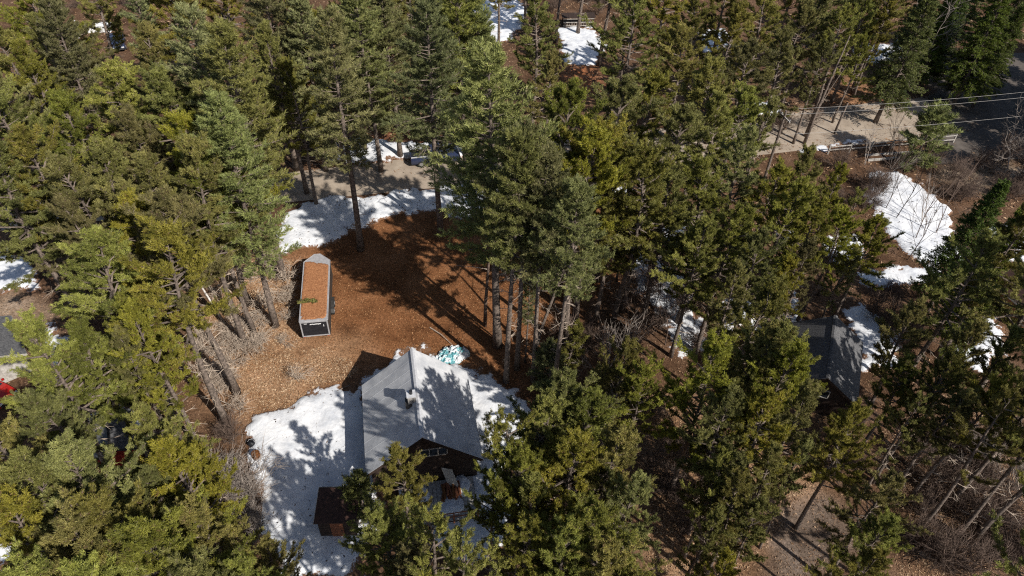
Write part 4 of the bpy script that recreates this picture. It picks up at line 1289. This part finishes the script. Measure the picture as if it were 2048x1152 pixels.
# ------------------------------------------------------------------ cargo trailer
def build_trailer():
    c = (np.array(at(598.5, 642.8, 2.25)) + np.array(at(655.5, 639, 2.25)) + np.array(at(606, 523, 2.25)) + np.array(at(660, 520, 2.25))) / 4
    t = empty('cargo_trailer', (c[0], c[1], 0), math.radians(10.6), 'black enclosed cargo trailer with needle-covered roof in the clearing', 'trailer')
    w, l = 1.11, 3.65
    nose = 0.95
    foot = [(-w, -l), (w, -l), (w, l), (0.25, l + nose), (-0.25, l + nose), (-w, l)]
    MB().prism(foot, .5, 2.16).build('body', M['charcoal'], t)
    rf = [(x * 1.0, y) for x, y in foot]
    roof = MB().prism([(x * .985, y * .995) for x, y in rf], 2.162, 2.22).build('roof', M['trailer_rail'], t)
    # raised edge rails round the roof
    for i in range(len(rf)):
        a = np.array(rf[i] + (2.2,)); b = np.array(rf[(i + 1) % len(rf)] + (2.2,))
        MB().tube([a, b], .042, 6).build('roof_rail', M['trailer_rail'], t)
    # needle cover
    rs = np.random.RandomState(3)
    nx, ny = 22, 66
    X, Y = np.meshgrid(np.linspace(-w + .09, w - .09, nx), np.linspace(-l + .12, l - .02, ny))
    edge = np.minimum(np.minimum(X + w - .05, w - .05 - X) * 1.2, np.minimum(Y + l - .05, l - .25 - Y + X * .35 * -1))
    edge = edge + .05 + fbm(X * 2.2, Y * 2.2, 5, 4) * .2 - 0.10 * (np.abs(X) > .7) * (Y < -3.0) * 2.2
    Z = np.where(edge > 0, 2.232 + np.clip(edge, 0, .2) * .35 + fbm(X * 3, Y * 3, 8, 4) * .03, 2.18)
    V = np.stack([X, Y, Z], -1).reshape(-1, 3)
    idx = np.arange(len(V)).reshape(X.shape)
    F = np.stack([idx[:-1, :-1], idx[:-1, 1:], idx[1:, 1:], idx[1:, :-1]], -1).reshape(-1, 4)
    F = F[(edge.ravel()[F] > 0).any(1)]
    nl = link('needle_cover', raw_mesh('needle_cover', V, F, True), M['trailer_needles'], roof)
    tag(nl, 'orange needles lying on the roof', None, None, 'stuff')
    # fallen green sprig on the roof
    n = 70
    C = np.stack([rs.randn(n) * .35 - .45, rs.randn(n) * .12 - 1.45, np.full(n, 2.34)], 1)
    D = unit(np.stack([rs.randn(n), rs.randn(n) * .5, rs.rand(n) * .4], 1))
    sp = link('pine_sprig', needle_mesh('pine_sprig', C, D, np.ones(n), rs.rand(n), rs, 8, .22, .03, .5, M['pitch']), None, roof)
    tag(sp, 'green pine sprig lying on the needles', None, None, 'stuff')
    # rear door
    d = MB().box(-w + .1, -l - .045, .62, w - .1, -l - .002, 2.06).build('rear_door', M['black'], t)
    for x in (-w + .02, w - .12):
        MB().box(x, -l - .06, .5, x + .1, -l - .002, 2.17).build('corner_post', M['trailer_rail'], t)
    MB().box(-w + .122, -l - .06, 2.07, w - .122, -l - .003, 2.165).build('header', M['trailer_rail'], t)
    MB().box(-w + .122, -l - .06, .5, w - .122, -l - .003, .6).build('sill', M['trailer_rail'], t)
    # white maker's lettering, unreadable in the photo: a row of slanted strokes
    lt = MB()
    xs = -.35
    for k, wd in enumerate((.13, .1, .12, .09, .13, .1, .14)):
        zz = 1.86 + .015 * math.sin(k * 2.2)
        lt.add([(xs, -l - .052, zz - .05), (xs + wd, -l - .052, zz - .045), (xs + wd + .03, -l - .052, zz + .055), (xs + .03, -l - .052, zz + .05),
                (xs, -l - .047, zz - .05), (xs + wd, -l - .047, zz - .045), (xs + wd + .03, -l - .047, zz + .055), (xs + .03, -l - .047, zz + .05)],
               [(0, 1, 2, 3), (7, 6, 5, 4), (0, 4, 5, 1), (1, 5, 6, 2), (2, 6, 7, 3), (3, 7, 4, 0)])
        xs += wd + .012
    lt.box(-.78, -l - .052, 1.93, -.55, -l - .046, 1.99)
    lt.build('lettering', M['white_paint'], d)
    MB().box(.7, -l - .075, 1.55, .76, -l - .046, 1.75).build('latch', M['alu'], d)
    for s in (-1, 1):
        MB().box(s * .95 - .05, -l - .05, .42, s * .95 + .05, -l - .003, .498).build('tail_lamp', M['red_lamp'], t)
    # wheels and fenders
    for s in (-1, 1):
        for y in (-.75, .15):
            wh = MB().cyl((s * (w + .13), y, .34), (1, 0, 0), .34, .2, 18).build('wheel', M['rubber'], t)
            MB().cyl((s * (w + .24), y, .34), (1, 0, 0), .19, .03, 12).build('rim', M['rim'], wh)
        f = MB()
        prof = [(-1.25, .55), (-1.05, .8), (-.6, .86), (.0, .86), (.45, .8), (.65, .55)]
        x0, x1 = sorted((s * (w + .004), s * (w + .27)))
        for (ya, za), (yb, zb) in zip(prof[:-1], prof[1:]):
            f.slab([(x0, ya, za), (x1, ya, za), (x1, yb, zb), (x0, yb, zb)], .03)
        f.build('fender', M['charcoal'], t)
        MB().box(s * (w + .012) - .01, -l + .02, .55, s * (w + .012) + .01, l - .02, .66).build('side_trim', M['charcoal'], t)
    # tongue, coupler, jack
    tg = MB()
    tg.tube([(-.6, l + .3, .45), (0, l + nose + 1.3, .45)], .05, 4).tube([(.6, l + .3, .45), (0, l + nose + 1.3, .45)], .05, 4)
    tg.build('tongue', M['black'], t)
    MB().box(-.07, l + nose + 1.2, .4, .07, l + nose + 1.55, .52).build('coupler', M['alu'], t)
    MB().tube([(0, l + nose + .9, 0.0), (0, l + nose + .9, .95)], .04, 8).build('jack', M['alu'], t)
    return t


M['trailer_rail'] = mat_noisy('dull_aluminium', (0.27, 0.265, 0.275), (0.4, 0.39, 0.4), 4, 0.5, 0.05)
M['trailer_needles'] = mat_noisy('roof_needles', (0.22, 0.085, 0.035), (0.47, 0.22, 0.10), 9, 0.95, 0.9, 26)
build_trailer()


# ------------------------------------------------------------------ vehicles
def loft(sections):
    """sections: list of (y, half width profile [(x, z)...]) mirrored, closed into a shell"""
    mb = MB()
    V = []; k = None
    for y, pr in sections:
        ring = [(-x, y, z) for x, z in pr] + [(x, y, z) for x, z in reversed(pr)]
        k = len(ring); V += ring
    F = []
    for i in range(len(sections) - 1):
        for j in range(k):
            j2 = (j + 1) % k
            F.append((i * k + j, i * k + j2, (i + 1) * k + j2, (i + 1) * k + j))
    F.append(tuple(range(k - 1, -1, -1))); F.append(tuple((len(sections) - 1) * k + j for j in range(k)))
    return mb.add(V, F)


def build_car(name, c, rz, paint, label, pickup=False, cat='car'):
    """front towards -y in local space"""
    t = empty(name, c, rz, label, cat)

    def sec(y, hw, zb, zt):
        return (y, [(hw * .93, zb), (hw, zb + .18), (hw * 1.0, zt - .2), (hw * .95, zt - .04), (hw * .84, zt)])
    L_ = 2.65 if pickup else 2.25
    hw = .97 if pickup else .9
    if pickup:
        body = [sec(-L_, hw * .85, .48, .95), sec(-L_ + .12, hw * .97, .38, 1.08), sec(-1.45, hw, .34, 1.16), sec(-1.1, hw, .34, 1.18), sec(.7, hw, .34, 1.18), sec(L_ - .05, hw, .4, 1.16), sec(L_, hw * .97, .45, 1.12)]
    else:
        body = [sec(-L_, hw * .8, .42, .72), sec(-L_ + .15, hw * .95, .32, .86), sec(-1.2, hw, .28, .98), sec(-.8, hw, .28, 1.0), sec(1.3, hw, .28, 1.0), sec(L_ - .15, hw * .97, .32, .95), sec(L_, hw * .85, .42, .85)]
    o = loft(body).build('body', paint, t, True)
    bv = o.modifiers.new('edge', 'EDGE_SPLIT'); bv.split_angle = math.radians(40)
    zt = 1.17 if pickup else .99
    ztop = 1.82 if pickup else 1.48
    y0, y1, y2, y3 = (-1.25, -.55, .45, .72) if pickup else (-1.0, -.3, .75, 1.6)
    tw = hw * .72
    gh = MB()
    V = [(-hw * .84, y0, zt), (hw * .84, y0, zt), (hw * .84, y3, zt), (-hw * .84, y3, zt), (-tw, y1, ztop - .06), (tw, y1, ztop - .06), (tw, y2, ztop - .06), (-tw, y2, ztop - .06)]
    gh.add(V, [(0, 1, 5, 4), (1, 2, 6, 5), (2, 3, 7, 6), (3, 0, 4, 7), (4, 5, 6, 7)])
    gh.build('windows', M['glass'], t)
    MB().slab([(-tw - .02, y1 - .04, ztop), (tw + .02, y1 - .04, ztop), (tw + .02, y2 + .04, ztop), (-tw - .02, y2 + .04, ztop)], .058).build('roof', paint, t, False, .02)
    for s in (-1, 1):
        for ya, yb in ((y0, y1), (y3, y2)):
            MB().tube([(s * hw * .85, ya, zt), (s * (tw + .005), yb, ztop - .03)], .035, 5).build('pillar', paint, t)
        MB().box(s * (hw + .08) - .08, y0 + .2, zt, s * (hw + .08) + .08, y0 + .3, zt + .14).build('mirror', paint, t)
        MB().box(s * hw * .66 - .16, -L_ - .015, zt - .36, s * hw * .66 + .16, -L_ + .1, zt - .22).build('headlight', M['lamp'], t)
        MB().box(s * hw * .8 - .1, L_ - .06, zt - .3, s * hw * .8 + .1, L_ + .012, zt - .12).build('tail_lamp', M['red_lamp'], t)
        for y in (-L_ * .62, L_ * .6):
            wh = MB().cyl((s * (hw - .1), y, .36), (1, 0, 0), .36, .24, 18).build('wheel', M['rubber'], t)
            MB().cyl((s * (hw + .025), y, .36), (1, 0, 0), .22, .03, 12).build('rim', M['rim'], wh)
    if pickup:
        MB().box(-hw * .78, .85, 1.182, hw * .78, L_ - .12, 1.19).build('bed', M['black'], t)
        for s in (-1, 1):
            MB().box(s * hw * .86 - .07, .8, 1.175, s * hw * .86 + .07, L_ - .03, 1.225).build('bed_rail', M['alu'], t)
    MB().box(-hw * .8, -L_ - .07, .42, hw * .8, -L_ + .02, .58).build('bumper', M['alu'] if pickup else M['charcoal'], t)
    return t


pk = at(870, 323)
build_car('pickup_truck', (pk[0], pk[1], .06), ROAD_A + math.radians(-90 + 180 + 0), M['navy'], 'dark blue pickup parked on the road under the pines', True, 'pickup')
bc = at(238, 92)
build_car('parked_car', (bc[0], bc[1], 0), math.radians(25), M['navy'], 'dark blue car parked in shade at the upper left', False)
rc = at(-20, 790)
build_car('parked_car', (rc[0], rc[1], 0), math.radians(70), M['red_car'], 'red car cut off by the left edge', False)

# white chests at the upper left
for u, v, rz, lab in ((187, 62, .5, 'left white lidded chest beside the dark blue car'), (213, 62, .1, 'right white lidded chest beside the dark blue car')):
    p = at(u, v)
    t = empty('storage_chest', (p[0], p[1], 0), rz, lab, 'chest', 'white chests')
    MB().box(-.75, -.55, 0, .75, .55, .85).build('box', M['white_paint'], t, False, .03)
    MB().slab([(-.8, -.6, .95), (.8, -.6, .95), (.8, .6, 1.02), (-.8, .6, 1.02)], .09).build('lid', M['white_paint'], t)
    MB().box(-.1, -.63, .7, .1, -.553, .8).build('latch', M['charcoal'], t)

# dark blue utility box with white edges in the right hand wood
p = at(1458, 640)
t = empty('utility_box', (p[0], p[1], 0), .15, 'dark blue box with white edging among the right hand pines', 'box')
MB().box(-.75, -.6, 0, .75, .6, 1.3).build('box', M['blue_box'], t, False, .03)
MB().box(-.8, -.65, 1.302, .8, .65, 1.36).build('lid', M['blue_box'], t)
for x in (-.8, .74):
    MB().box(x, -.65, 1.362, x + .06, .65, 1.42).build('edge_strip', M['white_paint'], t)
MB().box(.25, -.64, .5, .5, -.602, .85).build('plate', M['white_paint'], t)


# ------------------------------------------------------------------ tarp heap, mound, barrel, stump
def mat_tarp():
    mt, nt, N, L, b = new_mat('crumpled_tarp')
    tc = N.new('ShaderNodeTexCoord')
    n = noise_node(N, L, 1.6, 5, 0.6, tc.outputs['Object'])
    r = ramp_node(N, L, n.outputs['Fac'], [(0.36, (0.03, 0.17, 0.21)), (0.46, (0.14, 0.36, 0.39)), (0.5, (0.55, 0.6, 0.62)), (0.66, (0.66, 0.66, 0.68))])
    L.new(r.outputs['Color'], b.inputs['Base Color'])
    b.inputs['Roughness'].default_value = 0.4
    return mt


M['tarp'] = mat_tarp()
heap('tarp_heap', at(905, 712), 1.5, .95, .42, M['tarp'], 'crumpled teal and white tarp heap behind the house', 'tarp', 61, .35, None, None, 1.3, 4.2)
heap('snow_mound', at(1962, 690), 1.5, 1.3, .8, M['snow'], 'rounded snow-capped mound at the right edge', 'mound', 71, .2, None, None, .3, 1.2)
p = at(505, 892)
t = empty('bucket', (p[0], p[1], 0), 0, 'black bucket at the corner of the snow field', 'bucket')
MB().tube([(0, 0, .02), (0, 0, .5), (0, 0, .52), (0, 0, .1)], [.2, .26, .22, .17], 16, False).build('shell', M['black'], t, True)
MB().tube([(-.25, 0, .5), (-.15, .1, .62), (.15, .1, .62), (.25, 0, .5)], .012, 5).build('handle', M['alu'], t)
p = at(515, 918)
t = empty('rusty_drum', (p[0], p[1], 0), .3, 'short rusty drum beside the black bucket', 'drum')
MB().tube([(0, 0, 0), (0, 0, .25), (0, 0, .27), (0, 0, .5), (0, 0, .52), (0, 0, .7)], [.27, .27, .29, .29, .27, .27], 18).build('shell', M['rust'], t)
MB().tube([(0, 0, .69), (0, 0, .74)], [.285, .285], 18).build('rim', M['rust'], t)
p = at(1850, 1105)
t = empty('tree_stump', (p[0], p[1], 0), 0, 'dark cut stump in the lower right brush', 'stump')
MB().tube([(0, 0, -.05), (0, 0, .12), (0, 0, .5)], [.5, .36, .31], 11).build('bark', M['bark'], t)
MB().tube([(0, 0, .498), (0, 0, .52)], [.28, .28], 11).build('cut_face', M['grey_wood'], t)

# firewood rack at the top
p = at(1155, 52)
t = empty('firewood_rack', (p[0], p[1], 0), math.radians(8), 'dark open firewood rack with pale rails in the snow at the top', 'rack')
for x in (-2.2, 0, 2.2):
    for y in (-.5, .5):
        MB().box(x - .06, y - .06, 0, x + .06, y + .06, 1.5).build('post', M['dark_wood'], t)
for z in (.25, .75, 1.25):
    MB().box(-2.26, -.6, z, 2.26, -.562, z + .1).build('rail', M['grey_wood'], t)
MB().slab([(-2.45, -.75, 1.55), (2.45, -.75, 1.55), (2.45, .75, 1.7), (-2.45, .75, 1.7)], .05).build('roof', M['dark_wood'], t)
for k in range(24):
    x = -2.0 + (k % 12) * .35; z = .2 + .3 * (k // 12)
    MB().tube([(x, -.45, z), (x + .02, .45, z)], .15, 6).build('log', M['bark'], t)

# rail fence by the upper right road
f0 = at(1655, 308)[:2]; f1 = at(1905, 286)[:2]
t = empty('rail_fence', (f0[0], f0[1], 0), math.atan2(f1[1] - f0[1], f1[0] - f0[0]), 'weathered two-rail fence along the upper right road', 'fence')
flen = float(np.hypot(*(f1 - f0)))
nb_ = 6
for k in range(nb_ + 1):
    x = flen * k / nb_
    MB().box(x - .07, -.07, 0, x + .07, .07, 1.15).build('post', M['grey_wood'], t)
for k in range(nb_):
    xa = flen * k / nb_; xb = flen * (k + 1) / nb_
    for z in (.5, .98):
        j = .04 * math.sin(k * 3.1 + z * 5)
        MB().box(xa + .05, -.13, z + j, xb - .05, -.072, z + .13 + j).build('rail', M['grey_wood'], t)
# low timber border in front of it
b0 = at(1735, 322)[:2]; b1 = at(1875, 312)[:2]
t = empty('timber_border', (b0[0], b0[1], 0), math.atan2(b1[1] - b0[1], b1[0] - b0[0]), 'low pale timber border below the rail fence', 'border')
bl = float(np.hypot(*(b1 - b0)))
MB().box(0, -.1, 0, bl * .45, .1, .22).build('timber', M['grey_wood'], t)
MB().box(bl * .47, -.1, 0, bl, .1, .22).build('timber', M['grey_wood'], t)
MB().box(.2, .9, 0, bl * .8, 1.08, .2).build('timber', M['grey_wood'], t)


# utility poles and wires along the road
def pole(p, label):
    t = empty('utility_pole', (p[0], p[1], 0), ROAD_A, label, 'pole', 'utility poles along the road')
    MB().tube([(0, 0, -.1), (0, 0, 9.6)], [.17, .12], 10).build('shaft', M['bark'], t)
    MB().box(-.05, -1.1, 8.9, .05, 1.1, 9.02).build('crossarm', M['grey_wood'], t)
    for y in (-1.0, 0.0, 1.0):
        MB().tube([(0, y, 9.025), (0, y, 9.2)], .04, 6).build('insulator', M['lamp'], t)
    return np.array(p[:2])


mid = at(1520, 385)[:2]
pl = mid - road_dir * 0.0 + np.array([0, 0])
pr_ = pl + road_dir * 46
pole(pl, 'utility pole hidden among pines beside the upper right road')
pole(pr_, 'utility pole past the right edge carrying the road wires')
nrm = np.array([-road_dir[1], road_dir[0]])
for y, z, lab in ((1.0, 9.2, 'upper pale wire crossing the upper right road'), (0.0, 9.2, 'middle pale wire crossing the upper right road'), (-1.0, 7.6, 'lower thin wire crossing the upper right road')):
    a = np.array([*(pl + nrm * y), z]); b = np.array([*(pr_ + nrm * y), z])
    pts = []
    for k in range(25):
        s = k / 24
        q = a * (1 - s) + b * s
        q[2] -= 0.9 * 4 * s * (1 - s) * .6
        pts.append(q)
    tag(MB().tube(pts, .014, 4).build('power_line', M['wire']), lab, 'wire', 'wires along the road')
